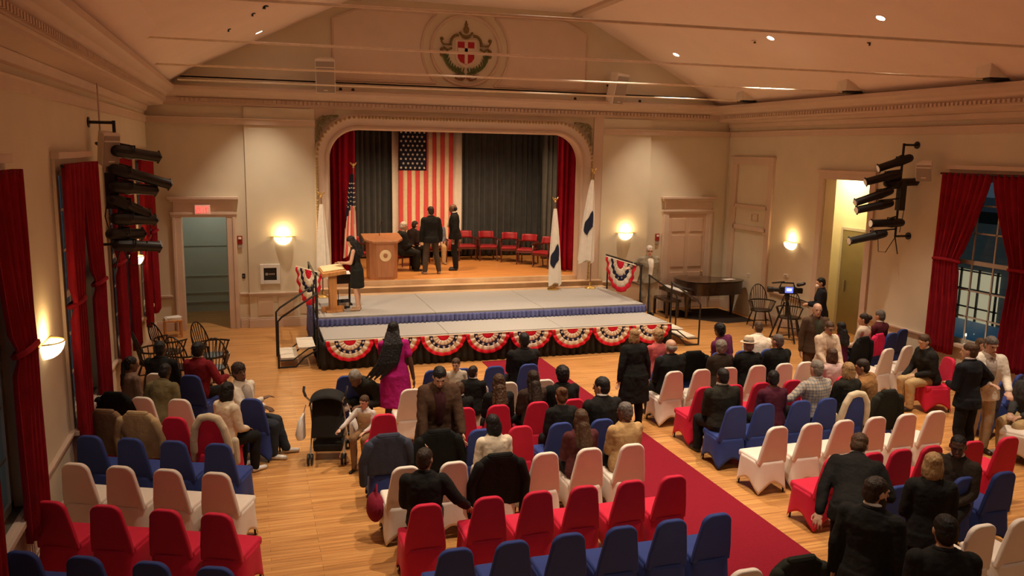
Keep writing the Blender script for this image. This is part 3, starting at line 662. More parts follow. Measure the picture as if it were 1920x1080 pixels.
def stairs(label, xo, sx, y0, y1):
    t = thing('portable_steps', label, 'steps', (xo, (y0 + y1) / 2, 0)); hy = (y1 - y0) / 2
    for k in range(2):
        m = MB(); a, b = sx * (0.06 + 0.34 * k), sx * (0.40 + 0.34 * k); z = 0.40 - 0.2 * k
        m.b2((min(a, b), -hy + 0.05, z - 0.04), (max(a, b), hy - 0.05, z)); m.build('tread', mat('step_tread', (0.70, 0.62, 0.50), 0.7), t, 0, bevel=0.006)
    for s_ in (-1, 1):
        y = s_ * hy
        m = MB(); m.tube([(sx * 0.78, y, 0.0), (sx * 0.78, y, 0.95), (sx * 0.70, y, 1.04), (sx * 0.0, y, 1.50)], 0.02, 8); m.build('handrail', BLACK, t)
        m = MB(); m.tube([(sx * 0.78, y, 0.02), (sx * 0.45, y, 0.02), (sx * 0.28, y, 0.2), (sx * 0.0, y, 0.35)], 0.018, 8); m.tube([(sx * 0.78, y, 0.16), (sx * 0.5, y, 0.16), (sx * 0.2, y, 0.38), (sx * 0.0, y, 0.42)], 0.014, 8); m.build('stringer', BLACK, t)
        m = MB(); m.tube([(sx * 0.02, y, 0.0), (sx * 0.02, y, 1.5)], 0.02, 8); m.build('post', BLACK, t)
stairs('black framed portable steps with handrails at the left end of the platform', 3.42, -1, -4.05, -3.05)
stairs('black framed portable steps with handrails at the right end of the platform', 11.2, 1, -4.2, -3.1)
for sgn, x, y, lab in ((1, 11.13, -1.72, 'fan bunting draped over the right guard rail beside the white haired man'), (-1, 3.42, -1.9, 'fan bunting draped over the left guard rail beside the slim lectern')):
    b = bunting(0.86 if sgn > 0 else 0.62, 0.80); b.location = (x, y, 1.66); b.rotation_euler = (0, 0, rad(-90 if sgn > 0 else -68)); tag(b, lab, 'bunting')
# aisle carpet
m = MB(); m.box((7.35, -11.0, 0.006), (1.3, 13.0, 0.012)); cp = m.build('aisle_carpet', CARPET, None, 0); tag(cp, 'long red carpet runner down the aisle between the chair blocks', 'carpet')
# ------------------------------------------------------------------ wall lamps and small wall fittings
def sconce(label, x, y, z, rz, k=1.0, lit=1.0):
    t = thing('bowl_sconce', label, 'wall lamp', (x, y, z), rz, 'half bowl wall sconces')
    # local: wall at y=0, lamp projects to -y
    R_ = 0.20; R = []
    for i in range(8):
        a = rad(90 * i / 7); r = R_ * math.cos(a); zz = -0.19 * math.sin(a)
        R.append([Vector((r * math.cos(PI + PI * j / 16), r * 0.95 * math.sin(PI + PI * j / 16) - 0.005, zz)) for j in range(17)])
    m = MB(); m.rings(R, cap=False, loop=False); o = m.build('glass_bowl', BOWL, t, 60, fix=False); sd = o.modifiers.new('thick', 'SOLIDIFY'); sd.thickness = 0.006
    m = MB(); m.tube([(-0.30, -0.012, 0.0), (-0.2, -0.012, 0.005), (0.2, -0.012, 0.005), (0.30, -0.012, 0.0)], 0.010, 6); m.tube([(R_ * 1.02 * math.cos(PI + PI * j / 16), R_ * 0.97 * math.sin(PI + PI * j / 16), 0.004) for j in range(17)], 0.009, 6); m.build('rim', BRASS, t)
    M_ = Matrix.Rotation(rz, 3, 'Z'); p_ = Vector((x, y, z)) + M_ @ Vector((0, -0.12, 0.10)); link_light('sconce_bulb', 'POINT', p_, P_SCONCE * k, (1.0, 0.66, 0.30), 0.05)
sconce('glowing bowl sconce on the front wall left of the stage, above a dark framed sign', 2.93, -0.065, 2.21, 0)
sconce('glowing bowl sconce on the front wall right of the stage, above the right guard rail', 12.0, -0.065, 2.19, 0)
sconce('glowing bowl sconce on the right wall above the video camera', W, -3.12, 2.22, rad(-90))
sconce('bright bowl sconce on the left wall nearest the camera', 0.0, -10.6, 2.2, rad(90))
sconce('bright bowl sconce on the left wall below the hanging spotlight bank', 0.0, -3.25, 2.2, rad(90))
ex = thing('exit_sign', 'red lit EXIT sign above the left doorway', 'exit sign', (1.14, -0.06, 2.87))
m = MB(); m.b2((-0.17, -0.06, -0.11), (0.17, 0.0, 0.11)); m.build('housing', EXITW, ex, 0, bevel=0.01)
GL = {'E': [(0, 0, .25, 1), (0, .8, 1, 1), (0, .41, .85, .6), (0, 0, 1, .2)], 'I': [(.35, 0, .65, 1)], 'T': [(0, .8, 1, 1), (.37, 0, .63, 1)]}
def blockword(m, word, x, y, z, cw, ch, gap):
    for chh in word:
        if chh == 'X':
            for s_ in (-1, 1): m.prism([(x + cw / 2 - s_ * cw / 2 - .011, z), (x + cw / 2 - s_ * cw / 2 + .011, z), (x + cw / 2 + s_ * cw / 2 + .011, z + ch), (x + cw / 2 + s_ * cw / 2 - .011, z + ch)], y - 0.008, y, 'y')
        else:
            for a, b, c, d in GL[chh]: m.b2((x + a * cw, y - 0.008, z + b * ch), (x + c * cw, y, z + d * ch))
        x += cw + gap
m = MB(); blockword(m, 'EXIT', -0.135, -0.061, -0.07, 0.05, 0.14, 0.022); part(m.build('letters', EXITR, ex, 0), 'red glowing letters EXIT')
for x, z, lab in ((1.94, 2.14, 'small red fire alarm beside the left doorway'), (13.0, 2.05, 'small red fire alarm left of the closed right door')):
    t = thing('fire_alarm', lab, 'fire alarm', (x, -0.002, z)); m = MB(); m.b2((-0.06, -0.05, -0.10), (0.06, 0, 0.10)); m.build('housing', FIRE, t, 0, bevel=0.01)
    m = MB(); m.b2((-0.035, -0.07, 0.02), (0.035, -0.05, 0.075)); m.build('strobe', SILK, t, 0, bevel=0.008)
    m = MB(); m.b2((-0.05, -0.04, -0.19), (0.05, 0, -0.11)); m.build('back_box', GRILL, t, 0, bevel=0.005)
t = thing('light_switch', 'small black wall switch between the left doorway and the framed sign', 'switch', (2.0, 0, 1.27)); m = MB(); m.b2((-0.035, -0.015, -0.06), (0.035, 0, 0.06)); m.build('plate', BLACK, t, 0, bevel=0.004); m = MB(); m.b2((-0.01, -0.03, -0.02), (0.01, -0.015, 0.02)); m.build('toggle', STEEL, t, 0)
t = thing('framed_sign', 'white framed dark sign on the wall below the left sconce', 'sign', (2.61, -0.062, 1.31))
m = MB()
for a, b, c, d in ((-0.23, -0.15, -0.24, 0.24), (0.15, 0.23, -0.24, 0.24), (-0.15, 0.15, 0.15, 0.24), (-0.15, 0.15, -0.24, -0.15)): m.b2((a, -0.035, c), (b, 0, d))
m.build('frame', PAPER, t, 0, bevel=0.006)
m = MB(); m.b2((-0.15, -0.02, -0.15), (0.15, -0.005, 0.15)); m.build('dark_panel', BLACK, t, 0)
m = MB(); m.lathe([(0.035, 0), (0.035, 0.006)], (-0.08, -0.02, 0), 14, Matrix.Rotation(rad(90), 3, 'X'))
for k in range(4): m.b2((-0.03 + k * 0.036, -0.026, -0.018), (-0.005 + k * 0.036, -0.02, 0.018))
m.build('lettering', GRILL, t, 0)
t = thing('wall_thermostat', 'small pale control plate on the right wall left of the tripod camera', 'wall plate', (W, -3.0, 1.33), rad(-90)); m = MB(); m.b2((-0.09, -0.03, -0.02), (0.09, 0, 0.06)); m.build('plate', PAPER, t, 0, bevel=0.006); m = MB(); m.b2((-0.04, -0.036, 0), (0.04, -0.03, 0.04)); m.build('face', GRILL, t, 0)
t = thing('outlet_plate', 'pale outlet plate low in the recessed panel above the piano', 'wall plate', (W, -1.35, 1.12), rad(-90)); m = MB(); m.b2((-0.06, -0.012, -0.05), (0.06, 0, 0.05)); m.build('plate', PAPER, t, 0, bevel=0.004); m = MB(); m.b2((-0.03, -0.016, -0.03), (-0.01, -0.012, 0.03)); m.b2((0.01, -0.016, -0.03), (0.03, -0.012, 0.03)); m.build('sockets', GRILL, t, 0)
# ------------------------------------------------------------------ loudspeakers
def speaker(label, loc, rx, rz, d=(0.46, 0.34, 0.78)):
    t = thing('loudspeaker', label, 'loudspeaker', loc, rz); Mx = Matrix.Rotation(rx, 3, 'X')
    m = MB(); hx, hy, hz = d[0] / 2, d[1], d[2] / 2
    poly = [(-hx, -hy), (hx, -hy), (hx * 0.6, 0), (-hx * 0.6, 0)]; m.prism(poly, -hz, hz, 'z', lambda v: Mx @ Vector(v)); m.build('cabinet', SPKM, t, 0, bevel=0.012)
    m = MB(); m.box(Mx @ Vector((0, -hy - 0.004, -0.02)), (hx * 1.8, 0.012, hz * 1.82), M=Mx); m.build('grille', GRILL, t, 0, bevel=0.004)
    m = MB(); m.box(Mx @ Vector((0, -hy - 0.012, hz * 0.52)), (hx * 1.8, 0.006, 0.02), M=Mx); m.build('trim_strip', SPKM, t, 0); m = MB(); m.box(Mx @ Vector((0, -hy - 0.012, -hz + 0.07)), (0.09, 0.006, 0.02), M=Mx); m.build('badge', SPKM, t, 0)
    m = MB(); m.tube([Mx @ Vector((0, -0.05, 0)), Vector((0, 0.16, 0.05))], 0.025, 8); m.build('bracket', BLACK, t)
speaker('white loudspeaker tilted down on the gable above the stage, left of the crest', (4.02, -0.2, 6.06), rad(14), rad(-10))
speaker('white loudspeaker tilted down on the gable above the stage, right of the crest', (11.36, -0.2, 6.06), rad(14), rad(24))
speaker('pale loudspeaker hanging above the spotlight bank on the left wall', (0.16, -7.02, 4.30), rad(10), rad(38), (0.26, 0.24, 0.48))
speaker('pale loudspeaker tilted on the right wall between spotlight bank and curtain', (W - 0.2, -7.42, 4.15), rad(16), rad(-60), (0.30, 0.22, 0.36))
t = thing('hanging_conduit', 'thin pale conduit dropping from the cornice to the left loudspeaker', 'conduit', (0.14, -7.02, 4.5)); m = MB(); m.tube([(0, 0, 0), (0, 0, 0.72)], 0.012, 6); m.build('pipe', TRIM, t); m = MB(); m.ell((0, 0, 0.0), (0.025, 0.025, 0.03)); m.build('connector', BLACK, t)
# ------------------------------------------------------------------ recessed ceiling lights and added fill lamps, sprinklers, tie rods, floodlights
names = ['nearest the stage', 'second from the stage', 'third from the stage', 'fourth from the stage']
def ceiling_lamp(label, x, y, z, ang, en, cone):
    t = thing('recessed_light', label, 'ceiling light', (x, y, z)); M_ = Matrix.Rotation(ang, 3, 'Y')
    m = MB(); m.lathe([(0.075, -0.004), (0.078, -0.012), (0.10, -0.010), (0.105, 0.0)], (0, 0, 0), 18, M_); m.build('trim_ring', CEIL, t)
    m = MB(); m.lathe([(0.005, -0.008), (0.075, -0.008), (0.075, 0.0)], (0, 0, 0), 18, M_); m.build('lens', LAMPW, t)
    link_light('downlight', 'SPOT', (x, y, z - 0.06), en, WARM, 0.06, (x, y + 0.3, 0), cone, 0.8)
for i, (x, y, k) in enumerate(DOWN):
    ceiling_lamp('small round recessed ceiling light on the %s slope, %s' % ('right' if x > 7 else 'left', names[i % 4]), x, y, ceil_z(x), math.atan(KS) * (1 if x > 7 else -1), P_DOWN * k, 68)
for i, (x, y, k) in enumerate(CROWN_FILL):
    ceiling_lamp('added fill light in the flat ceiling crown, %s, %s side' % (names[i // 2], 'left' if x < 7 else 'right'), x, y, 7.878, 0, P_MID * k, 72)
for i, (x, y) in enumerate(REAR_FILL): ceiling_lamp('added fill light over the balcony at the back of the hall, %s side' % ('left', 'right')[i], x, y, ceil_z(x), math.atan(KS) * (1 if x > 7 else -1), 150, 130)
for i, (x, y, s_) in enumerate(((12.65, -4.67, 0.045), (13.3, -7.42, 0.03), (1.92, -3.73, 0.03), (2.55, -4.67, 0.05), (2.35, -4.4, 0.035))):
    z = ceil_z(x); t = thing('sprinkler_head', ('round pale ceiling detector on the right slope', 'dark sprinkler head on the right slope', 'dark sprinkler head on the left slope', 'dark fitting on the left slope by the top edge', 'smaller dark fitting on the left slope below another')[i], 'sprinkler', (x, y, z + 0.01))
    m = MB(); m.lathe([(s_ * 1.6, 0.0), (s_ * 1.6, -0.012), (s_ * 0.7, -0.02)], n=12); m.build('plate', CEIL if i == 0 else BLACK, t); m = MB(); m.lathe([(s_ * 0.5, -0.01), (s_ * 0.5, -0.05), (s_ * 0.8, -0.055), (s_ * 0.1, -0.06)], n=10); m.build('head', OLIVEG if i == 0 else BLACK, t)
RODS = [((0.75, -0.35, 5.78), (14.5, -1.75, 5.73)), ((0.62, -3.76, 5.80), (14.5, -5.6, 5.72)), ((0.62, -6.66, 5.93), (14.5, -9.15, 5.72)), ((0.62, -9.8, 6.05), (14.5, -12.6, 5.74))]
rn = ['nearest the stage', 'second from the stage', 'third from the stage', 'nearest the camera']
for i, (a, b) in enumerate(RODS):
    m = MB(); m.tube([a, b], 0.019, 8); o = m.build('tie_rod', mat('painted_rod', (0.92, 0.80, 0.62), 0.3, 0.6)); tag(o, 'thin pale tie rod spanning the hall below the ceiling, %s' % rn[i], 'rod', 'tie rods across the hall')
    fl = thing('floodlight', 'boxy floodlight on the right cornice by the tie rod %s' % rn[i], 'floodlight', (14.46, b[1], 5.70), rad(-8), 'cornice floodlights')
    m = MB(); m.prism([(-0.22, 0.04), (0.22, 0.04), (0.20, 0.28), (-0.20, 0.28)], -0.18, 0.18, 'y'); m.build('housing', SPKM, fl, 0, bevel=0.012)
    m = MB(); m.b2((-0.19, -0.16, 0.0), (0.19, 0.16, 0.04)); m.build('base', BLACK, fl, 0); m = MB(); m.b2((-0.13, -0.12, 0.28), (0.13, 0.12, 0.30)); m.build('top_vent', BLACK, fl, 0)
for i, x in enumerate((4.33, 4.62, 10.3, 12.15)):
    o = MB(); o.lathe([(0.035, 0), (0.04, 0.03), (0.02, 0.06)], (x, -0.3, 5.69), 10); q = o.build('ledge_fitting', BLACK); tag(q, 'small black fitting on the cornice ledge above the stage, %s' % ('farthest left', 'second from the left', 'third from the left', 'farthest right')[i], 'fitting', 'black fittings on the stage cornice')
# ------------------------------------------------------------------ hanging spotlight banks
def spot_bank(label, wallx, sx, y, z0, z1, specs, aimx):
    t = thing('spotlight_bank', label, 'stage lights', (wallx, y, 0))
    px = sx * 0.34
    m = MB(); m.tube([(px, 0, z0), (px, 0, z1)], 0.024, 8); m.build('pole', BLACK, t)
    for z in (z1 - 0.03, z0 + 0.02):
        m = MB(); m.tube([(sx * 0.0, 0, z), (px, 0, z)], 0.022, 8); m.lathe([(0.075, 0), (0.075, 0.02)], (0.0, 0, z), 12, Matrix.Rotation(sx * rad(90), 3, 'Y')); m.build('wall_arm', BLACK, t)
    m = MB(); m.b2((px - 0.09 - sx * 0.07, -0.07, z0 + 0.55), (px + 0.05 - sx * 0.07, 0.07, z1 - 0.75)); m.build('wiring_box', BLACK, t, 0, bevel=0.01)
    m = MB()
    m.tube([(px - sx * 0.12, 0, z1 - 1.0), (px - sx * 0.2, 0.05, z1 - 1.4), (px - sx * 0.1, 0, z1 - 1.8)], 0.008, 6); m.tube([(px, 0, z0), (px + sx * 0.12, 0.1, z0 - 0.32), (px + sx * 0.3, 0.1, z0 - 0.3), (px + sx * 0.35, 0.1, z0 + 0.05)], 0.008, 6); m.tube([(px, 0, z0), (px - sx * 0.1, 0, z0 - 0.35)], 0.012, 6)
    m.build('cable', BLACK, t)
    for k, (z, yaw, pit, ln, ox) in enumerate(specs):
        d = Vector((math.sin(rad(yaw)) * math.cos(rad(pit)), math.cos(rad(yaw)) * math.cos(rad(pit)), math.sin(rad(pit)))); c = Vector((px + ox, 0.05, z))
        m = MB(); m.cap(c - d * 0.22, c - d * 0.02, 0.085, 0.10, 10); m.tube([c - d * 0.02, c + d * 0.08, c + d * (ln - 0.1), c + d * ln], [0.10, 0.082, 0.078, 0.078], 12)
        m.tube([c + d * ln, c + d * (ln + 0.02)], [0.10, 0.10], 4); fx = m.build('fixture', BLACK, t)
        m = MB(); m.tube([c + d * (ln + 0.02), c + d * (ln + 0.024)], [0.07, 0.07], 12); m.build('lens', mat('spot_lens', (0.7, 0.55, 0.4), 0.1, 0.5, emit=0.12, ecol=(1, 0.7, 0.45)), fx)
        s2 = d.cross(Vector((0, 0, 1))).normalized()
        m = MB(); m.tube([c + s2 * 0.12, c + s2 * 0.12 + Vector((0, 0, 0.1)), c - s2 * 0.12 + Vector((0, 0, 0.1)), c - s2 * 0.12], 0.012, 6); m.tube([c + Vector((0, 0, 0.1)), (px, 0, z + 0.14)], 0.016, 6); m.build('yoke', BLACK, fx)
        if k % 2 == 0 and P_RIG > 0:
            tip = Vector((wallx, y, 0)) + c + d * (ln + 0.06)
            link_light('rig_beam', 'SPOT', tip, P_RIG, (1.0, 0.74, 0.46), 0.05, aimx[k // 2 % len(aimx)], 40, 0.7)
AIM = [(7.2, 2.0, 1.6), (5.6, 0.5, 1.2), (8.8, 2.0, 1.2), (7.4, -2.4, 0.8)]
spot_bank('dense bank of black spotlights bracketed to the left wall', 0.0, 1, -7.1, 2.85, 4.68, [(4.22, 55, -8, 0.42, 0.2), (3.92, 62, -16, 0.62, 0.15), (3.70, 55, -6, 0.40, 0.15), (3.45, 52, -25, 0.36, 0.1), (3.24, 50, -5, 0.42, 0.12), (3.02, 45, -4, 0.3, 0.05), (2.84, 60, -6, 0.40, 0.15)], AIM)
spot_bank('bank of black spotlights bracketed to the right wall above the doorway', W, -1, -6.9, 2.75, 4.65, [(4.28, -70, -20, 0.40, -0.05), (3.98, -70, -16, 0.42, -0.3), (3.86, 110, 4, 0.36, 0.0), (3.62, -75, -20, 0.50, -0.45), (3.40, -78, -12, 0.48, -0.42), (3.04, -80, -2, 0.42, -0.1), (2.78, -80, -12, 0.52, -0.5)], [(7.0, 1.5, 1.4), (9.2, 2.0, 1.2), (5.6, 0.5, 1.4), (7.4, -2.4, 0.8)])
# lamps above the stage, on the dark batten pipe and behind the proscenium head
for i, x in enumerate((4.9, 6.6, 8.3, 10.0)):
    t = thing('stage_lamp', 'stage lamp hung behind the top of the stage opening, %s from the left' % ('first', 'second', 'third', 'fourth')[i], 'stage lights', (x, 0.95, 5.35)); m = MB(); m.lathe([(0.11, 0), (0.10, 0.14), (0.05, 0.2)], n=12); m.build('can', BLACK, t); m = MB(); m.tube([(0, 0, 0.2), (0, 0, 0.74)], 0.015, 6); m.build('hanger', BLACK, t)
    link_light('stage_lamp_beam', 'SPOT', (x, 0.95, 5.30), P_STAGE, (1.0, 0.66, 0.38), 0.1, (x, 2.6, 1.0), 110, 0.8)

# ------------------------------------------------------------------ flags on poles
def pole_flag(label, x, y, z0, h, mt, base, spread, ang, emblem=None, stripes=False):
    t = thing('flag_on_pole', label, 'flag', (x, y, z0), 0)
    m = MB(); m.tube([(0, 0, 0.08), (0, 0, h)], 0.014, 8); m.build('pole', mat('flag_pole', (0.25, 0.12, 0.05), 0.4), t)
    m = MB(); m.lathe([(0.15, 0), (0.15, 0.02), (0.12, 0.04), (0.04, 0.07), (0.03, 0.16)], n=18); m.build('base', BRASS, t)
    m = MB(); m.ell((0, 0, h + 0.03), (0.03, 0.03, 0.03), 8, 6)
    for s_ in (-1, 1): m.ell((s_ * 0.045, 0, h + 0.10), (0.06, 0.012, 0.02), 8, 5, Matrix.Rotation(-s_ * rad(50), 3, 'Y'))
    m.ell((0, 0, h + 0.08), (0.02, 0.02, 0.045), 8, 6); m.build('finial', BRASS, t)
    m = MB(); n = 48; rows = []; H0, H1 = h - 0.15, base
    for i in range(19):
        f = i / 18; z = H0 + (H1 - H0) * f; r = 0.035 + spread * f ** 0.8; row = []
        for j in range(n):
            a = 2 * PI * j / n; rr = r * (1 + 0.22 * math.sin(5 * a + 1.5 * f) + 0.1 * math.sin(9 * a))
            row.append(Vector((math.cos(rad(ang)) * r * 0.8 + rr * math.cos(a), math.sin(rad(ang)) * r * 0.5 + rr * 0.55 * math.sin(a), z + 0.05 * math.sin(3 * a) * f)))
        rows.append(row)
    if stripes:
        for i in range(18):
            m.mi = 0
            m.rings(rows[i:i + 2], cap=False)
        idx = 0
        for i in range(18):
            for j in range(n):
                k = (j // 3) % 2
                m.m[idx] = 2 if i < 9 + 3 * math.sin(j * 2 * PI / n - 0.6) else k; idx += 1
        m.build('flag_cloth', [FLGR, FLGW, FLGB], t, 60)
        m = MB()
        for i in range(2, 8):
            for j in range(0, n, 5):
                v = rows[i][j]; m.ell((v.x * 1.04, v.y - 0.012, v.z), (0.016, 0.012, 0.016), 6, 4)
        m.build('stars', SILK, t)
    else:
        m.rings(rows); m.build('flag_cloth', mt, t, 60)
    if emblem:
        f = emblem; z = H0 + (H1 - H0) * f; r = 0.035 + spread * f ** 0.8
        m = MB(); Rr = []
        for i in range(9):
            zz = z + 0.22 - 0.44 * i / 8; hw = math.sqrt(max(0, 1 - ((i - 4) / 4.2) ** 2)); row = []
            for j in range(13):
                a = rad(270 + (j - 6) / 6 * 62 * hw); ff = (zz - H0) / (H1 - H0); r = 0.035 + spread * ff ** 0.8; rr = r * (1 + 0.22 * math.sin(5 * a + 1.5 * ff) + 0.1 * math.sin(9 * a)) + 0.012
                row.append(Vector((math.cos(rad(ang)) * r * 0.8 + rr * math.cos(a), math.sin(rad(ang)) * r * 0.5 + rr * 0.55 * math.sin(a) - 0.012, zz - 0.10 * (j - 6) / 6 * -1)))
            Rr.append(row)
        m.rings(Rr, cap=False, loop=False); part(m.build('emblem', FLGB, t, 60, fix=False), 'dark navy emblem on the cloth')
pole_flag('white flag with small marks on a pole left of the stage opening', 3.80, -0.66, 0.8, 2.38, SILK, 0.5, 0.12, -90)
pole_flag('stars and stripes flag furled on a pole behind the woman in black', 4.68, 0.36, 1.055, 2.80, FLGR, 0.6, 0.115, 180, None, True)
pole_flag('white flag with blue crest standing on the platform right of the stage chairs', 9.67, -0.72, 0.8, 2.26, SILK, 0.16, 0.13, -90, 0.62)
pole_flag('taller white flag with dark emblem standing by the right edge of the stage opening', 10.72, -0.72, 0.8, 3.0, SILK, 0.72, 0.17, 180, 0.52)
# ------------------------------------------------------------------ lecterns, keyboard, stage chairs
le = thing('lectern', 'wide walnut lectern with a round pale seal and a microphone on the stage', 'lectern', (5.40, 0.42, 1.05), rad(6))
m = MB(); R_ = []
for z, k in ((0, 1.0), (1.0, 1.04)): R_.append([Vector((x * k, y * k, z)) for x, y in ((-0.36, 0.25), (-0.36, -0.12), (-0.22, -0.27), (0.22, -0.27), (0.36, -0.12), (0.36, 0.25))])
m.rings(R_); m.build('body', WALN, le, 0, bevel=0.008)
m = MB(); Mx = Matrix.Rotation(rad(14), 3, 'X'); m.prism([(-0.5, 0.3), (-0.5, -0.12), (-0.32, -0.33), (0.32, -0.33), (0.5, -0.12), (0.5, 0.3)], -0.03, 0.03, 'z', lambda v: Mx @ Vector(v) * 1 + Vector((0, 0, 1.04)))
m.build('reading_top', WALN, le, 0, bevel=0.01)
m = MB(); m.b2((-0.2, -0.285, 0.06), (0.2, -0.27, 0.9)); m.build('front_panel', WALN, le, 0, bevel=0.005)
m = MB(); m.lathe([(0.15, 0), (0.15, 0.008), (0.135, 0.012), (0.125, 0.008), (0.115, 0.012), (0.075, 0.012), (0.07, 0.008)], (0.0, -0.285, 0.62), 28, Matrix.Rotation(rad(90), 3, 'X')); part(m.build('seal', mat('seal_tan', (0.72, 0.55, 0.32), 0.5), le), 'round pale seal')
m = MB(); m.lathe([(0.055, 0), (0.055, 0.006)], (0.0, -0.296, 0.62), 20, Matrix.Rotation(rad(90), 3, 'X')); m.b2((-0.03, -0.31, 0.58), (0.03, -0.30, 0.66)); m.build('seal_device', WALN, le)
m = MB(); m.tube([(-0.05, 0.1, 1.05), (-0.06, 0.08, 1.2), (-0.03, 0.0, 1.42)], 0.008, 6); m.cap((-0.03, 0.0, 1.42), (-0.02, -0.03, 1.48), 0.016, 0.018, 8); m.lathe([(0.05, 0), (0.05, 0.02)], (-0.05, 0.1, 1.05), 12); mc = m.build('microphone', BLACK, le)
sl = thing('slim_lectern', 'slim honey oak lectern on a post at the front left of the platform', 'lectern', (3.86, -2.45, 0.8), rad(8))
m = MB(); m.b2((-0.18, -0.17, 0), (0.18, 0.17, 0.05)); m.b2((-0.24, -0.05, 0), (0.24, 0.05, 0.12)); m.build('foot', OAK, sl, 0, bevel=0.008)
m = MB(); m.b2((-0.085, -0.05, 0.05), (0.085, 0.05, 0.86)); m.build('post', OAK, sl, 0, bevel=0.006)
m = MB(); Mx = Matrix.Rotation(rad(-6), 3, 'Y') @ Matrix.Rotation(rad(12), 3, 'X'); m.box((0, 0, 0.90), (0.52, 0.42, 0.09), M=Mx); m.build('reading_desk', OAK, sl, 0, bevel=0.01)
m = MB(); m.box((-0.01, 0, 0.965), (0.46, 0.34, 0.03), M=Mx); part(m.build('book_rest', mat('parchment', (0.80, 0.62, 0.34), 0.7), sl, 0, bevel=0.008), 'pale parchment sheet pad')
m = MB(); m.tube([(-0.1, -0.06, 0.55), (-0.02, 0.08, 0.5), (0.12, 0.0, 0.45), (0.14, 0.05, 0.1), (0.3, 0.0, 0.03)], 0.010, 6); m.build('cable', BLACK, sl)
kb = thing('sheet_stand', 'dark boxy stand holding white papers behind the slim lectern', 'stand', (4.12, -1.7, 0.8), rad(5))
m = MB(); m.b2((-0.25, -0.12, 0.5), (0.25, 0.15, 0.72)); m.build('box_body', DARKW, kb, 0, bevel=0.01); m = MB(); m.box((0, -0.02, 0.735), (0.4, 0.2, 0.015), M=Matrix.Rotation(rad(15), 3, 'X')); part(m.build('papers', PAPER, kb, 0), 'white papers')
for a in (-0.2, 0.2):
    m = MB(); m.tube([(a, 0.05, 0), (a, 0.02, 0.5)], 0.025, 8); m.tube([(a, -0.16, 0.02), (a, 0.2, 0.02)], 0.03, 8); m.build('leg', BLACK, kb)
ax = thing('floor_monitor', 'low black wedge monitor on the platform behind the slim lectern', 'monitor speaker', (4.1, -2.05, 0.8), rad(10)); m = MB(); m.prism([(-0.14, 0), (0.14, 0), (0.12, 0.16), (-0.04, 0.2)], -0.15, 0.15, 'x'); m.build('cabinet', BLACK, ax, 0, bevel=0.01); m = MB(); m.b2((-0.12, -0.13, 0.05), (0.12, -0.12, 0.13)); m.build('grille', GRILL, ax, 0)
def stage_chair(label, x, y, rz, z0=1.05):
    t = thing('leather_armchair', label, 'armchair', (x, y, z0), rad(rz), 'oxblood armchairs on the stage')
    m = MB(); m.b2((-0.27, -0.25, 0.40), (0.27, 0.25, 0.47)); m.build('seat', LEATH, t, 0, bevel=0.025)
    m = MB(); m.b2((-0.28, -0.26, 0.35), (0.28, 0.26, 0.40)); m.build('seat_frame', MAHOG, t, 0, bevel=0.008)
    R_ = []
    for z, o in ((0.66, 0), (0.70, -0.01), (0.82, -0.05), (0.86, -0.06)): R_.append([Vector((0.27 * math.sin(rad(a)), -0.08 - 0.19 * math.cos(rad(a)) + o, z)) for a in range(-66, 67, 12)])
    m = MB(); m.rings(R_, cap=False, loop=False); o = m.build('back_pad', LEATH, t, 60, fix=False); sd = o.modifiers.new('thick', 'SOLIDIFY'); sd.thickness = 0.05
    m = MB(); m.tube([(0.29, 0.24, 0.66), (0.31, 0.05, 0.665)] + [(0.31 * math.sin(rad(a)), -0.02 - 0.25 * math.cos(rad(a)), 0.665) for a in range(84, -85, -14)] + [(-0.31, 0.05, 0.665), (-0.29, 0.24, 0.66)], 0.026, 8); m.build('arm_rail', MAHOG, t)
    for a in (-1, 1):
        m = MB(); m.tube([(a * 0.26, 0.22, 0), (a * 0.26, 0.22, 0.4), (a * 0.28, 0.2, 0.65)], [0.018, 0.026, 0.022], 8); m.build('leg', MAHOG, t)
        m = MB(); m.tube([(a * 0.25, -0.28, 0), (a * 0.25, -0.22, 0.4), (a * 0.24, -0.2, 0.66)], [0.018, 0.026, 0.022], 8); m.build('leg', MAHOG, t)
        m = MB()
        for y in (-0.05, 0.08): m.tube([(a * 0.285, y, 0.4), (a * 0.3, y, 0.65)], 0.012, 6)
        m.build('arm_spindles', MAHOG, t)
nm = ['first visible right of the man in the suit', 'second right of the man in the suit', 'third right of the man in the suit', 'fourth right of the man in the suit, turned inward', 'fifth, farthest right behind the crested flag']
for i, (x, y, a) in enumerate(((8.42, 3.55, 180), (9.04, 3.35, 175), (9.62, 2.9, 165), (9.98, 2.3, 145), (10.25, 1.55, 125))): stage_chair('oxblood leather armchair on the stage, ' + nm[i], x, y, a)
stage_chair('oxblood leather armchair left on the stage behind the woman in black', 4.95, 2.3, 205); stage_chair('oxblood leather armchair under the robed grey haired man', 6.02, 1.75, 215); stage_chair('oxblood leather armchair under the second seated man in dark clothes', 6.45, 2.6, 195); stage_chair('oxblood leather armchair under the hidden man in khaki trousers', 7.45, 3.3, 180)
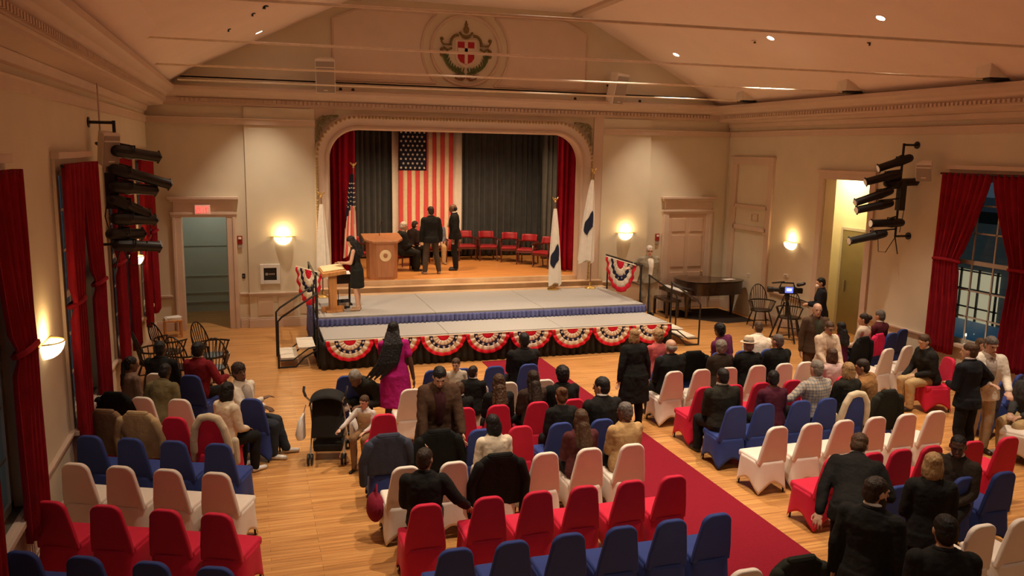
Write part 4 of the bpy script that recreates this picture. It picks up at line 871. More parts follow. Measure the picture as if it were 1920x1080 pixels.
# ------------------------------------------------------------------ grand piano, bench, painted piano shadow
pn = thing('grand_piano', 'dark brown grand piano with closed lid in the right corner', 'piano', (14.0, -0.95, 0), rad(0))
shape = [(-0.72, -0.62), (0.25, -0.62), (0.7, -0.58), (1.0, -0.42), (1.02, -0.15), (0.8, 0.1), (0.45, 0.3), (0.2, 0.62), (-0.72, 0.72)]
def rs(p_, n=3):
    for _ in range(n):
        q = []
        for a, b in zip(p_, p_[1:] + p_[:1]): q += [(a[0] * .75 + b[0] * .25, a[1] * .75 + b[1] * .25), (a[0] * .25 + b[0] * .75, a[1] * .25 + b[1] * .75)]
        p_ = q
    return p_
shp = rs(shape, 2)
m = MB(); m.prism(shp, 0.62, 0.96, 'z'); m.build('case', PIANO, pn, 50, bevel=0.008)
m = MB(); m.prism([(x * 1.03, y * 1.03) for x, y in shp], 0.97, 0.99, 'z'); m.build('lid', PIANO, pn, 50, bevel=0.005)
m = MB(); m.b2((-1.0, -0.58, 0.62), (-0.68, 0.68, 0.74)); m.build('keybed', PIANO, pn, 0, bevel=0.01)
m = MB(); m.b2((-0.97, -0.5, 0.74), (-0.78, 0.6, 0.755)); m.build('keyboard', PAPER, pn, 0)
for x, y in ((-0.75, -0.45), (-0.75, 0.5), (0.72, -0.3)):
    m = MB(); m.tube([(x, y, 0.04), (x, y, 0.3), (x, y, 0.62)], [0.035, 0.055, 0.085], 8); m.ell((x, y, 0.03), (0.03, 0.03, 0.03)); m.build('leg', PIANO, pn)
m = MB(); m.tube([(-0.45, 0.0, 0.62), (-0.5, 0.02, 0.08)], 0.02, 6); m.tube([(-0.38, 0.0, 0.62), (-0.45, -0.1, 0.08)], 0.02, 6); m.b2((-0.6, -0.14, 0.05), (-0.4, 0.14, 0.12)); m.build('pedal_lyre', PIANO, pn)
sm_ = thing('sheet_music', 'white sheet of music lying on the piano lid', 'paper', (14.62, -1.2, 0.992), rad(10)); m = MB(); m.b2((-0.16, -0.11, 0), (0.16, 0.11, 0.006)); m.build('sheet', PAPER, sm_, 0); m = MB(); m.b2((-0.14, -0.12, 0.006), (0.0, 0.08, 0.010)); m.build('loose_sheet', PAPER, sm_, 0)
pb = thing('piano_bench', 'dark wooden piano bench in front of the right door', 'bench', (12.9, -0.9, 0), 0)
m = MB(); m.b2((-0.2, -0.4, 0.44), (0.2, 0.4, 0.50)); m.build('seat', PIANO, pb, 0, bevel=0.01)
for a in (-1, 1):
    for b in (-1, 1):
        m = MB(); m.b2((a * 0.16 - 0.03, b * 0.35 - 0.03, 0), (a * 0.16 + 0.03, b * 0.35 + 0.03, 0.44)); m.build('leg', PIANO, pb, 0)
m = MB(); m.prism([(12.95, -0.28), (14.9, -0.28), (14.95, -2.1), (14.0, -2.2), (13.1, -1.2)], 0.001, 0.008, 'z'); shade = m.build('piano_shadow', mat('piano_shadow_tone', (0.03, 0.022, 0.018), 0.95, 0.1, 0.2, 50)); tag(shade, 'shadow under the grand piano painted as a dark sheet', 'shadow')  # thin dark sheet painted in for the piano's shadow on the floor
# ------------------------------------------------------------------ windsor chairs
def windsor(label, x, y, rz):
    t = thing('windsor_chair', label, 'windsor chair', (x, y, 0), rad(rz), 'dark windsor armchairs')
    sh = [(0.26 * math.cos(rad(a)) * (1.0 if math.sin(rad(a)) < 0 else 1.06), 0.23 * math.sin(rad(a))) for a in range(0, 360, 15)]
    m = MB(); m.prism(sh, 0.42, 0.46, 'z'); m.build('seat', DARKW, t, 50, bevel=0.012)
    for a, b in ((-1, 1), (1, 1), (-1, -1), (1, -1)):
        m = MB(); m.tube([(a * 0.26, b * 0.24, 0), (a * 0.22, b * 0.2, 0.18), (a * 0.16, b * 0.13, 0.43)], [0.013, 0.022, 0.015], 8); m.build('leg', DARKW, t)
    m = MB(); m.tube([(-0.225, -0.2, 0.17), (-0.225, 0.2, 0.17)], 0.011, 6); m.tube([(0.225, -0.2, 0.17), (0.225, 0.2, 0.17)], 0.011, 6); m.tube([(-0.22, 0, 0.17), (0.22, 0, 0.17)], 0.011, 6); m.build('stretcher', DARKW, t)
    m = MB(); m.tube([(0.30, 0.20, 0.69), (0.31, 0.0, 0.685)] + [(0.30 * math.sin(rad(a)), -0.24 * math.cos(rad(a)), 0.68) for a in range(75, -76, -15)] + [(-0.31, 0.0, 0.685), (-0.30, 0.20, 0.69)], 0.017, 8); m.build('arm_rail', DARKW, t)
    bow = [(0.22 * math.cos(rad(a)), -0.21 - 0.12 * math.sin(rad(a)), 0.68 + 0.38 * math.sin(rad(a))) for a in range(0, 181, 12)]
    m = MB(); m.tube(bow, 0.013, 8); m.build('back_bow', DARKW, t)
    m = MB()
    for k in range(7):
        f = (k - 3) / 3; a = math.acos(max(-1, min(1, f * 0.86))); m.tube([(f * 0.14, -0.18, 0.45), (0.22 * math.cos(a), -0.21 - 0.12 * math.sin(a), 0.68 + 0.38 * math.sin(a))], 0.008, 6)
    for s_ in (-1, 1):
        for yy in (-0.1, 0.0, 0.1, 0.18): m.tube([(s_ * 0.22, yy * 0.8, 0.45), (s_ * 0.30, yy, 0.685)], 0.009 if yy < .18 else 0.014, 6)
    m.build('spindles', DARKW, t)
for a in ((0.42, -4.75, -70, 'low at the left wall beside the girl'), (0.62, -3.95, -50, 'highest one in the left corner'), (1.40, -4.45, -125, 'standing clear on the open floor near the left steps'), (0.98, -5.2, -30, 'half hidden behind the man in black'), (1.45, -5.4, 10, 'behind the person in the red jacket'), (14.62, -2.75, 165, 'in front of the piano by the right wall'), (14.75, -3.75, 140, 'behind the tripod camera')): windsor('dark windsor armchair ' + a[3], a[0], a[1], a[2])
bx = thing('small_table', 'small wooden box table with white papers in the left corner', 'table', (0.42, -0.62, 0), rad(10)); m = MB(); m.b2((-0.2, -0.16, 0.36), (0.2, 0.16, 0.40)); m.build('tabletop', OAK, bx, 0, bevel=0.006)
for a in (-1, 1):
    for b in (-1, 1):
        m = MB(); m.b2((a * 0.17 - 0.02, b * 0.13 - 0.02, 0), (a * 0.17 + 0.02, b * 0.13 + 0.02, 0.36)); m.build('leg', OAK, bx, 0)
pp_ = thing('paper_stack', 'stack of white papers lying on the small corner table', 'papers', (0.42, -0.62, 0.40), rad(14)); m = MB(); m.b2((-0.17, -0.13, 0), (0.17, 0.13, 0.05)); m.build('lower_sheets', PAPER, pp_, 0); m = MB(); m.box((0.02, 0, 0.058), (0.32, 0.24, 0.012), 0.2); m.build('top_sheet', PAPER, pp_, 0)
rb = thing('red_wall_box', 'small red box on the left wall past the last curtain', 'box', (0.02, -0.22, 1.72), rad(90)); m = MB(); m.b2((-0.12, -0.09, -0.22), (0.12, 0, 0.22)); m.build('case', FIRE, rb, 0, bevel=0.01); m = MB(); m.b2((-0.07, -0.10, 0.05), (0.07, -0.09, 0.17)); m.build('label_plate', PAPER, rb, 0)
# ------------------------------------------------------------------ video camera on tripod
vc = thing('video_camera', 'black video camera with a blue lit monitor on a tripod by the right wall', 'camera', (14.2, -4.35, 0), rad(65))
for a in (90, 210, 330):
    m = MB(); m.tube([(0.05 * math.cos(rad(a)), 0.05 * math.sin(rad(a)), 0.95), (0.2 * math.cos(rad(a)), 0.2 * math.sin(rad(a)), 0.5), (0.36 * math.cos(rad(a)), 0.36 * math.sin(rad(a)), 0.02)], [0.022, 0.024, 0.018], 8); m.build('tripod_leg', BLACK, vc)
m = MB(); m.tube([(0, 0, 0.6), (0, 0, 1.08)], 0.028, 8); m.tube([(0.34 * math.cos(rad(a)), 0.34 * math.sin(rad(a)), 0.1) for a in (90, 210, 330, 90)], 0.010, 6); m.build('tripod_spider', BLACK, vc)
m = MB(); m.cap((0, 0, 1.04), (0, 0, 1.12), 0.06, 0.055, 10); m.tube([(0, -0.05, 1.1), (0.1, -0.5, 0.95)], 0.012, 6); m.build('pan_head', BLACK, vc)
m = MB(); m.b2((-0.07, -0.2, 1.15), (0.07, 0.2, 1.32)); m.b2((-0.05, -0.34, 1.17), (0.05, -0.2, 1.30)); m.build('camera_body', BLACK, vc, 0, bevel=0.02)
m = MB(); m.tube([(0, 0.2, 1.24), (0, 0.32, 1.24), (0, 0.33, 1.24), (0, 0.46, 1.24)], [0.05, 0.05, 0.065, 0.07], 14); m.build('lens', BLACK, vc)
m = MB(); m.tube([(0, -0.15, 1.32), (0, -0.12, 1.41), (0, 0.15, 1.41), (0, 0.18, 1.32)], 0.018, 8); m.cap((0, 0.1, 1.43), (0, 0.36, 1.40), 0.022, 0.018, 8); m.cap((-0.06, -0.22, 1.38), (-0.09, -0.34, 1.42), 0.045, 0.04, 10); m.build('handle', BLACK, vc)
m = MB(); m.b2((-0.155, -0.10, 1.19), (-0.13, 0.10, 1.34)); m.b2((-0.14, 0.08, 1.22), (-0.06, 0.11, 1.30)); mo = m.build('monitor', BLACK, vc, 0, bevel=0.006); m = MB(); m.b2((-0.16, -0.09, 1.20), (-0.155, 0.09, 1.33)); part(m.build('screen', SCREEN, mo, 0), 'blue lit screen'); m = MB(); m.b2((-0.165, -0.05, 1.245), (-0.16, 0.05, 1.30)); m.build('screen_image', SCREENW, mo, 0)
# ------------------------------------------------------------------ stroller
st = thing('baby_stroller', 'black folding baby stroller with pale bags on the open floor at left centre', 'stroller', (3.16, -9.08, 0), rad(-12))
CH = mat('stroller_fabric', (0.016, 0.015, 0.013), 0.8, 0.3, 0.2, 12)
R_ = []
for i in range(9):
    a = rad(20 + 110 * i / 8); R_.append([Vector((0.24 * math.cos(rad(b)) * 1.0, -0.08 + 0.30 * math.cos(a) * 1.0, 0.70 + 0.32 * math.sin(a) * (0.55 + 0.45 * math.sin(rad(b))))) for b in range(0, 181, 15)])
m = MB(); m.rings(R_, cap=False, loop=False); o = m.build('canopy', CH, st, 60, fix=False); sd = o.modifiers.new('thick', 'SOLIDIFY'); sd.thickness = 0.012
m = MB(); m.box((0, -0.13, 0.62), (0.44, 0.05, 0.56), M=Matrix.Rotation(rad(-18), 3, 'X')); m.build('backrest', CH, st, 0, bevel=0.02)
m = MB(); m.box((0, 0.08, 0.42), (0.42, 0.36, 0.08)); m.build('seat', CH, st, 0, bevel=0.02)
m = MB(); m.b2((-0.2, -0.2, 0.14), (0.2, 0.2, 0.26)); m.build('basket', CH, st, 0, bevel=0.03)
for a in (-1, 1):
    m = MB(); m.tube([(a * 0.23, 0.32, 0.08), (a * 0.23, 0.0, 0.5), (a * 0.22, -0.28, 0.92), (a * 0.26, -0.36, 1.0), (a * 0.29, -0.34, 1.06)], 0.013, 8); m.tube([(a * 0.23, -0.30, 0.08), (a * 0.23, 0.0, 0.5)], 0.012, 8); fr = m.build('frame_tube', STEEL, st)
    m = MB(); m.tube([(a * 0.26, -0.36, 1.0), (a * 0.29, -0.34, 1.07), (a * 0.29, -0.29, 1.12)], 0.018, 8); m.build('handle_grip', BLACK, st)
    for y in (0.32, -0.30):
        for dx in (-0.025, 0.025):
            m = MB(); m.lathe([(0.02, -0.012), (0.075, -0.012), (0.08, 0), (0.075, 0.012), (0.02, 0.012)], (a * 0.23 + dx, y, 0.08), 16, Matrix.Rotation(rad(90), 3, 'Y')); m.build('wheel', BLACK, st)
for s_, lab in ((-1, 'white carrier bag hanging on the left side of the stroller'), (1, 'white carrier bag hanging on the right side of the stroller')):
    bg = thing('carrier_bag', lab, 'bag', (3.16, -9.08, 0), rad(-12)); R_ = []
    for z, w_, y in ((0.72, 0.03, -0.2), (0.6, 0.12, -0.2), (0.42, 0.17, -0.18), (0.36, 0.15, -0.18)): R_.append([Vector((s_ * (0.30 + w_ * 0.42 + w_ * 0.40 * math.cos(rad(b))), y + w_ * math.sin(rad(b)), z)) for b in range(0, 360, 24)])
    m = MB(); m.rings(R_); m.build('bag_body', PAPER, bg, 60); m = MB(); m.tube([(s_ * 0.32, -0.2, 0.72), (s_ * 0.28, -0.22, 0.85)], 0.008, 6); m.build('handle', PAPER, bg)
# ------------------------------------------------------------------ covered banquet chairs
def chair_proto(kind, M_):
    t = thing('banquet_chair', '', 'chair', (0, 0, 0), 0)
    poly = [(-0.214, 0.40), (-0.200, 0.56)] + [(-0.158 + 0.108 - 0.108 * math.cos(rad(a)), 0.825 + 0.108 * math.sin(rad(a))) for a in range(0, 91, 11)] + [(0.158 - 0.108 + 0.108 * math.sin(rad(a)), 0.825 + 0.108 * math.cos(rad(a))) for a in range(2, 91, 11)] + [(0.200, 0.56), (0.214, 0.40)]
    m = MB(); m.prism(poly, -0.03, 0.03, 'y', lambda v: (v[0], v[1] - 0.205 - 0.17 * (v[2] - 0.46), v[2])); m.build('backrest', M_, t, 40, bevel=0.018, seg=3)
    m = MB(); m.b2((-0.215, -0.20, 0.385), (0.215, 0.235, 0.475)); m.build('seat', M_, t, 40, bevel=0.03, seg=3)
    # stretch skirt: pulled to four feet, hem arching between them
    N = 64; top = []; bot = []
    def rr(k, hx, hy, cy):
        a = 2 * PI * k / N; c, s_ = math.cos(a), math.sin(a); q = (abs(c) ** 5 + abs(s_) ** 5) ** (-0.2); return hx * q * c, cy + hy * q * s_
    rows = []
    for i in range(9):
        f = i / 8; row = []
        for k in range(N):
            x0, y0 = rr(k, 0.216, 0.236, -0.001); x1, y1 = rr(k, 0.245, 0.275, -0.01)
            a = 2 * PI * k / N; d = abs(math.cos(2 * a)) ; corner = 1 - d
            zb = 0.012 + 0.15 * d ** 0.8
            pull = 1 - 0.10 * d * f
            ff = f ** 1.25
            row.append(Vector(((x0 + (x1 * pull - x0) * ff), (y0 + (y1 * pull - y0) * ff), 0.44 + (zb - 0.44) * f)))
        rows.append(row)
    m = MB(); m.rings(rows, cap=False); o = m.build('skirt', M_, t, 60, fix=False); sd = o.modifiers.new('thick', 'SOLIDIFY'); sd.thickness = 0.004
    for a in (-1, 1):
        for b in (-1, 1):
            m = MB(); m.tube([(a * 0.195, b * 0.215 - 0.01, 0.0), (a * 0.175, b * 0.185, 0.42)], 0.013, 6); m.build('leg', BLACK, t)
    return reg(t)
CHP = {'w': chair_proto('w', WHITE), 'r': chair_proto('r', RED), 'b': chair_proto('b', BLUE)}
CN = {'w': 'white', 'r': 'red', 'b': 'blue'}; used = set()
def chair(kind, x, y, rz, label, group):
    y0 = y + 0.26 * math.cos(rad(rz)); x0 = x - 0.26 * math.sin(rad(rz))
    if kind not in used:
        used.add(kind); c = CHP[kind]; c.location = (x0, y0, 0); c.rotation_euler = (0, 0, rad(rz)); c['label'] = label; c['group'] = group
    else: c = dup(CHP[kind], (x0, y0, 0), rad(rz), label, group)
    return c
ORD = ['first', 'second', 'third', 'fourth', 'fifth', 'sixth', 'seventh']
def row(kind, y, xs_, block, rowname, rz=0, ys=None):
    n = len(xs_)
    for i, x in enumerate(xs_):
        yy = ys[i] if ys else y
        side = 'from the left'
        chair(kind, x, yy, rz + rnd.uniform(-2, 2), '%s covered banquet chair, %s from left in the %s block\'s %s' % (CN[kind], ORD[i], block, rowname), '%s covered chairs, %s, %s block' % (CN[kind], rowname, block))
# middle block (its right end meets the carpet)
row('b', -8.19, [3.52, 4.87, 5.33, 5.87, 6.45], 'middle', 'front row')
row('w', -9.12, [4.33, 5.33, 5.79, 6.38], 'middle', 'second row')
row('r', -10.15, [3.77, 4.85, 5.34, 5.91, 6.44], 'middle', 'third row')
row('b', -11.04, [3.68, 4.3, 4.84], 'middle', 'fourth row'); chair('r', 5.36, -11.05, 0, 'dark red covered chair standing among the middle block fourth row of blue', 'red covered chairs, fourth row, middle block'); row('b', -11.06, [5.9, 6.48], 'middle', 'fourth row by the carpet')
row('w', -12.0, [3.72, 4.26, 4.79, 5.35, 5.9, 6.45], 'middle', 'fifth row')
row('r', -13.0, [3.74, 4.38, 4.9, 5.41, 5.95, 6.45], 'middle', 'sixth row')
row('b', -13.96, [3.8, 4.32, 4.86, 5.39, 5.91, 6.40], 'middle', 'nearest row')
chair('w', 6.06, -14.97, 0, 'white covered banquet chair cut off by the bottom edge right of centre', 'white covered chairs, bottom edge')
chair('w', 6.58, -14.97, 0, 'white covered banquet chair under the black coat at the bottom edge', 'white covered chairs, bottom edge')
# right block beside the carpet
row('b', -8.22, [8.9, 9.45, 9.98, 10.46, 11.0], 'right', 'front row')
row('w', -9.17, [8.57, 9.07, 9.57, 10.12, 10.64, 11.06], 'right', 'second row')
row('r', -10.08, [8.58, 9.08, 9.56, 10.13, 10.58, 11.1], 'right', 'third row')
row('b', -11.03, [8.51, 8.97, 9.57, 10.02, 10.52, 11.07], 'right', 'fourth row')
row('w', -11.91, [8.55, 9.08, 9.58, 10.1, 10.61, 11.11], 'right', 'fifth row')
row('r', -13.0, [8.56, 9.08, 9.5, 9.96, 10.6, 11.17], 'right', 'sixth row')
row('b', -13.88, [8.66, 9.1, 9.55, 10.1], 'right', 'seventh row')
row('w', -14.85, [8.74, 9.25], 'right', 'nearest row')
# far right block, turned toward the stage
row('b', 0, [13.25, 13.75, 14.25, 14.74], 'far right', 'front row', 14, [-7.98, -7.82, -7.64, -7.4])
row('w', 0, [13.18, 13.71, 14.23], 'far right', 'second row', 14, [-8.72, -8.62, -8.48])
chair('r', 13.74, -9.55, 80, 'red covered chair under the heavy man in a black jacket', 'red covered chairs, far right block')
chair('r', 14.3, -10.02, 20, 'red covered banquet chair under the woman in dark red near the right window', 'red covered chairs, far right block')
row('b', 0, [13.35, 13.98, 14.6], 'far right', 'last row', 24, [-10.95, -10.72, -10.5])
chair('b', 13.50, -11.62, 96, 'blue covered chair under the person cut off by the right picture edge', 'blue covered chairs, far right block')
chair('w', 12.95, -12.05, 30, 'white covered banquet chair at the right picture edge in front of khaki knees', 'white covered chairs, far right block')
# left block, turned toward the stage
LZ = -23
def lrow(kind, p0, name, xs_):
    for i, x in enumerate(xs_): chair(kind, x, p0[1] - 0.455 * (x - p0[0]), LZ + rnd.uniform(-2, 2), '%s covered banquet chair, %s from the wall in the left block\'s %s' % (CN[kind], ORD[i], name), '%s covered chairs, %s, left block' % (CN[kind], name))
chair('w', 0.76, -7.37, LZ, 'white covered banquet chair behind the man in black near the left wall', 'white covered chairs, front row, left block')
chair('b', 1.26, -7.6, LZ, 'dark blue covered banquet chair behind the man in the red jacket', 'blue covered chairs, front row, left block')
lrow('w', (0.7, -8.6), 'second row', [0.25, 0.7, 1.19])
chair('b', 2.13, -9.04, LZ, 'blue covered banquet chair right of the laughing man', 'blue covered chairs, second row, left block')
lrow('r', (0.29, -9.2), 'third row', [0.29, 0.75, 1.19, 1.62])
lrow('b', (0.29, -10.08), 'fourth row', [0.29, 0.76, 1.25, 1.75])
lrow('w', (0.30, -10.98), 'fifth row', [0.30, 0.77, 1.26, 1.76])
lrow('r', (0.26, -11.98), 'sixth row', [0.26, 0.78, 1.33, 1.80])
lrow('b', (0.25, -13.02), 'nearest row', [0.25, 0.77, 1.31, 1.82])
# ------------------------------------------------------------------ coats and scarves over chair backs
def coat_over(name, label, x, y, rz, mt, w=0.24, drop=0.45, cat='coat', sleeves=True, puff=0.0, ztop=0.93, horseshoe=False):
    y0 = y + 0.26 * math.cos(rad(rz)); x0 = x - 0.26 * math.sin(rad(rz))
    t = tag(empty(name, (x0, y0, 0), rad(rz)), label, cat)
    m = MB()
    def sl(z): return -0.205 - 0.17 * (z - 0.46)
    if horseshoe:
        m = MB(); pts = [(-0.24, sl(.45) - .03, .48), (-0.225, sl(.62) - .03, .64), (-0.185, sl(.8) - .02, .82), (-0.11, sl(.92), .94), (0, sl(.93), .965), (0.11, sl(.92), .94), (0.185, sl(.8) - .02, .82), (0.225, sl(.62) - .03, .64), (0.24, sl(.45) - .03, .48)]
        for a_, b_ in zip(pts, pts[1:]): m.cap(a_, b_, .052, .050, 10)
        m.build('coat_body', mt, t, 60, remesh=0.012, smo=2)
        m = MB(); m.cap((-0.28, sl(.6) + .05, .62), (-0.29, sl(.4) + .03, .34), .05, .045, 10); m.build('sleeve', mt, t); m = MB(); m.cap((0.28, sl(.6) + .05, .62), (0.29, sl(.4) + .03, .34), .05, .045, 10); m.build('sleeve', mt, t)
        return t
    rows = []
    for i in range(10):
        z = ztop + 0.025 - drop * i / 9; ww = w * (0.78 + 0.3 * min(1, i / 4)); row_ = []
        if i == 0: ww *= 0.75
        for k in range(28):
            a = 2 * PI * k / 28; q = (abs(math.cos(a)) ** 4 + abs(math.sin(a)) ** 4) ** (-0.25); f = 1 + (0.05 + puff) * math.sin(k * 2.1 + 0.4 * i) * (i > 0)
            row_.append(Vector((ww * q * math.cos(a) * f, sl(min(z, .93)) + (0.055 + 0.012 * i / 9) * q * math.sin(a) * f + 0.0, z)))
        rows.append(row_)
    m.rings(rows); m.build('coat_body', mt, t, 60, remesh=0.012, smo=3)
    if sleeves:
        for s_ in (-1, 1):
            m = MB(); m.cap((s_ * w * 0.85, sl(.85) - 0.03, ztop - 0.08), (s_ * w * 1.12, sl(.6) - 0.04, ztop - 0.3), 0.06, 0.055, 10); m.cap((s_ * w * 1.12, sl(.6) - 0.04, ztop - 0.3), (s_ * w * 1.08, sl(.4) - 0.02, ztop - drop - 0.08), 0.055, 0.05, 10); m.build('sleeve', mt, t, 60)
    m = MB(); m.cap((-w * 0.4, sl(.92) - 0.02, ztop + 0.03), (w * 0.4, sl(.92) - 0.02, ztop + 0.03), 0.035, 0.035, 8); m.build('collar', mt, t)
    return t
def cloth(name, col, b=0.25): return mat('cloth_' + name, col, 0.9, 0.2, 0.12, 9, b, 30)
TAN = cloth('tan', (0.50, 0.36, 0.19)); BRN = cloth('brown_coat', (0.24, 0.15, 0.085)); CRM = cloth('cream', (0.66, 0.55, 0.38)); BKC = cloth('black_coat', (0.010, 0.010, 0.009)); PUF = cloth('slate_puffer', (0.045, 0.05, 0.075))
lp = lambda x, p0: p0[1] - 0.455 * (x - p0[0])
coat_over('coat', 'brown coat draped over a chair back in the left block beside the wall', 0.34, -9.22, LZ, BRN, 0.25, 0.62)
coat_over('coat', 'tan coat draped over a chair back in the left block', 0.75, lp(0.75, (0.29, -9.2)), LZ, TAN, 0.27, 0.62)
coat_over('coat', 'cream coat hung on the red chair behind the woman in beige', 1.62, lp(1.62, (0.29, -9.2)), LZ, CRM, 0.235, 0.5, horseshoe=True)
coat_over('coat', 'black coat heaped over the left block chair closest to the wall behind the girl', 0.34, lp(0.34, (0.7, -8.6)), LZ, BKC, 0.26, 0.6)
coat_over('coat', 'black coat heaped on a chair in front of the woman in brown leather', 4.3, -11.04, 0, BKC, 0.28, 0.6)
coat_over('puffer_jacket', 'ribbed slate puffer jacket hung on the aisle chair of the middle block', 3.68, -11.04, 0, PUF, 0.27, 0.5, 'jacket', True, 0.03)
coat_over('coat', 'black coat draped behind the woman in the white sweater', 4.79, -12.0, 0, BKC, 0.29, 0.62)
coat_over('coat', 'black coat draped over a front row chair of the right block', 9.45, -8.22, 0, BKC, 0.30, 0.5)
coat_over('coat', 'dark olive coat hung on the last chair of the right block fourth row', 11.07, -11.03, 0, cloth('olive_black', (0.020, 0.020, 0.014)), 0.25, 0.62)
coat_over('coat', 'cream coat lying on the shoulders of the chair behind the blond woman', 10.52, -11.03, 0, CRM, 0.24, 0.3, horseshoe=True)
coat_over('coat', 'black leather coat hung on a front chair of the far right block', 13.25, -7.98, 14, BKC, 0.25, 0.62)
coat_over('scarf', 'bright pink ruffled scarf hung on a front chair of the far right block', 13.75, -7.82, 14, cloth('hot_pink', (0.80, 0.03, 0.12)), 0.20, 0.42, 'scarf', False, 0.12)
coat_over('coat', 'black coat on the white chair at the bottom edge right of centre', 6.58, -14.97, 0, cloth('olive_black', (0.020, 0.020, 0.014)), 0.27, 0.5)
mg = thing('maroon_bag', 'maroon soft bag hanging beside the white aisle chair of the middle block', 'bag', (3.42, -11.75, 0.28)); m = MB(); m.ell((0, 0, 0.1), (0.10, 0.16, 0.17)); m.build('bag_body', cloth('maroon', (0.20, 0.012, 0.03)), mg); m = MB(); m.tube([(0, -0.1, 0.2), (0.02, 0, 0.36), (0, 0.1, 0.2)], 0.012, 6); m.build('strap', cloth('maroon', (0.2, 0.012, 0.03)), mg)
# ------------------------------------------------------------------ people
SKIN = {'l': mat('skin_light', (0.62, 0.36, 0.24), 0.5, 0.4, 0.05, 14), 'm': mat('skin_olive', (0.45, 0.25, 0.15), 0.5, 0.4, 0.05, 14), 'd': mat('skin_brown', (0.16, 0.075, 0.042), 0.45, 0.45, 0.06, 14), 'k': mat('skin_deep', (0.085, 0.040, 0.024), 0.45, 0.45, 0.06, 14)}
HC = {'black': (0.010, 0.008, 0.007), 'dark': (0.028, 0.016, 0.010), 'brown': (0.075, 0.038, 0.018), 'auburn': (0.12, 0.05, 0.02), 'blond': (0.34, 0.20, 0.085), 'grey': (0.24, 0.21, 0.17), 'silver': (0.55, 0.50, 0.43), 'salt': (0.12, 0.10, 0.085)}
HM = {k: mat('hair_' + k, c, 0.55, 0.35, 0.35, 60, 0.5, 90, stretch=(1, 1, 0.25)) for k, c in HC.items()}
EYE = mat('eye_dark', (0.02, 0.014, 0.01), 0.2, 0.5); LIP = mat('lip', (0.35, 0.10, 0.08), 0.5)
def CL(name, col): return cloth(name, col)
V = Vector
TEX = {}
for nm_, sc_ in (('folds', .11), ('locks', .028)):
    tx = bpy.data.textures.new(nm_, 'CLOUDS'); tx.noise_scale = sc_; tx.noise_depth = 2; TEX[nm_] = tx
def folds(o, tx, st):
    d = o.modifiers.new('folds', 'DISPLACE'); d.texture = TEX[tx]; d.strength = st; d.mid_level = 0.5; d.texture_coords = 'LOCAL'
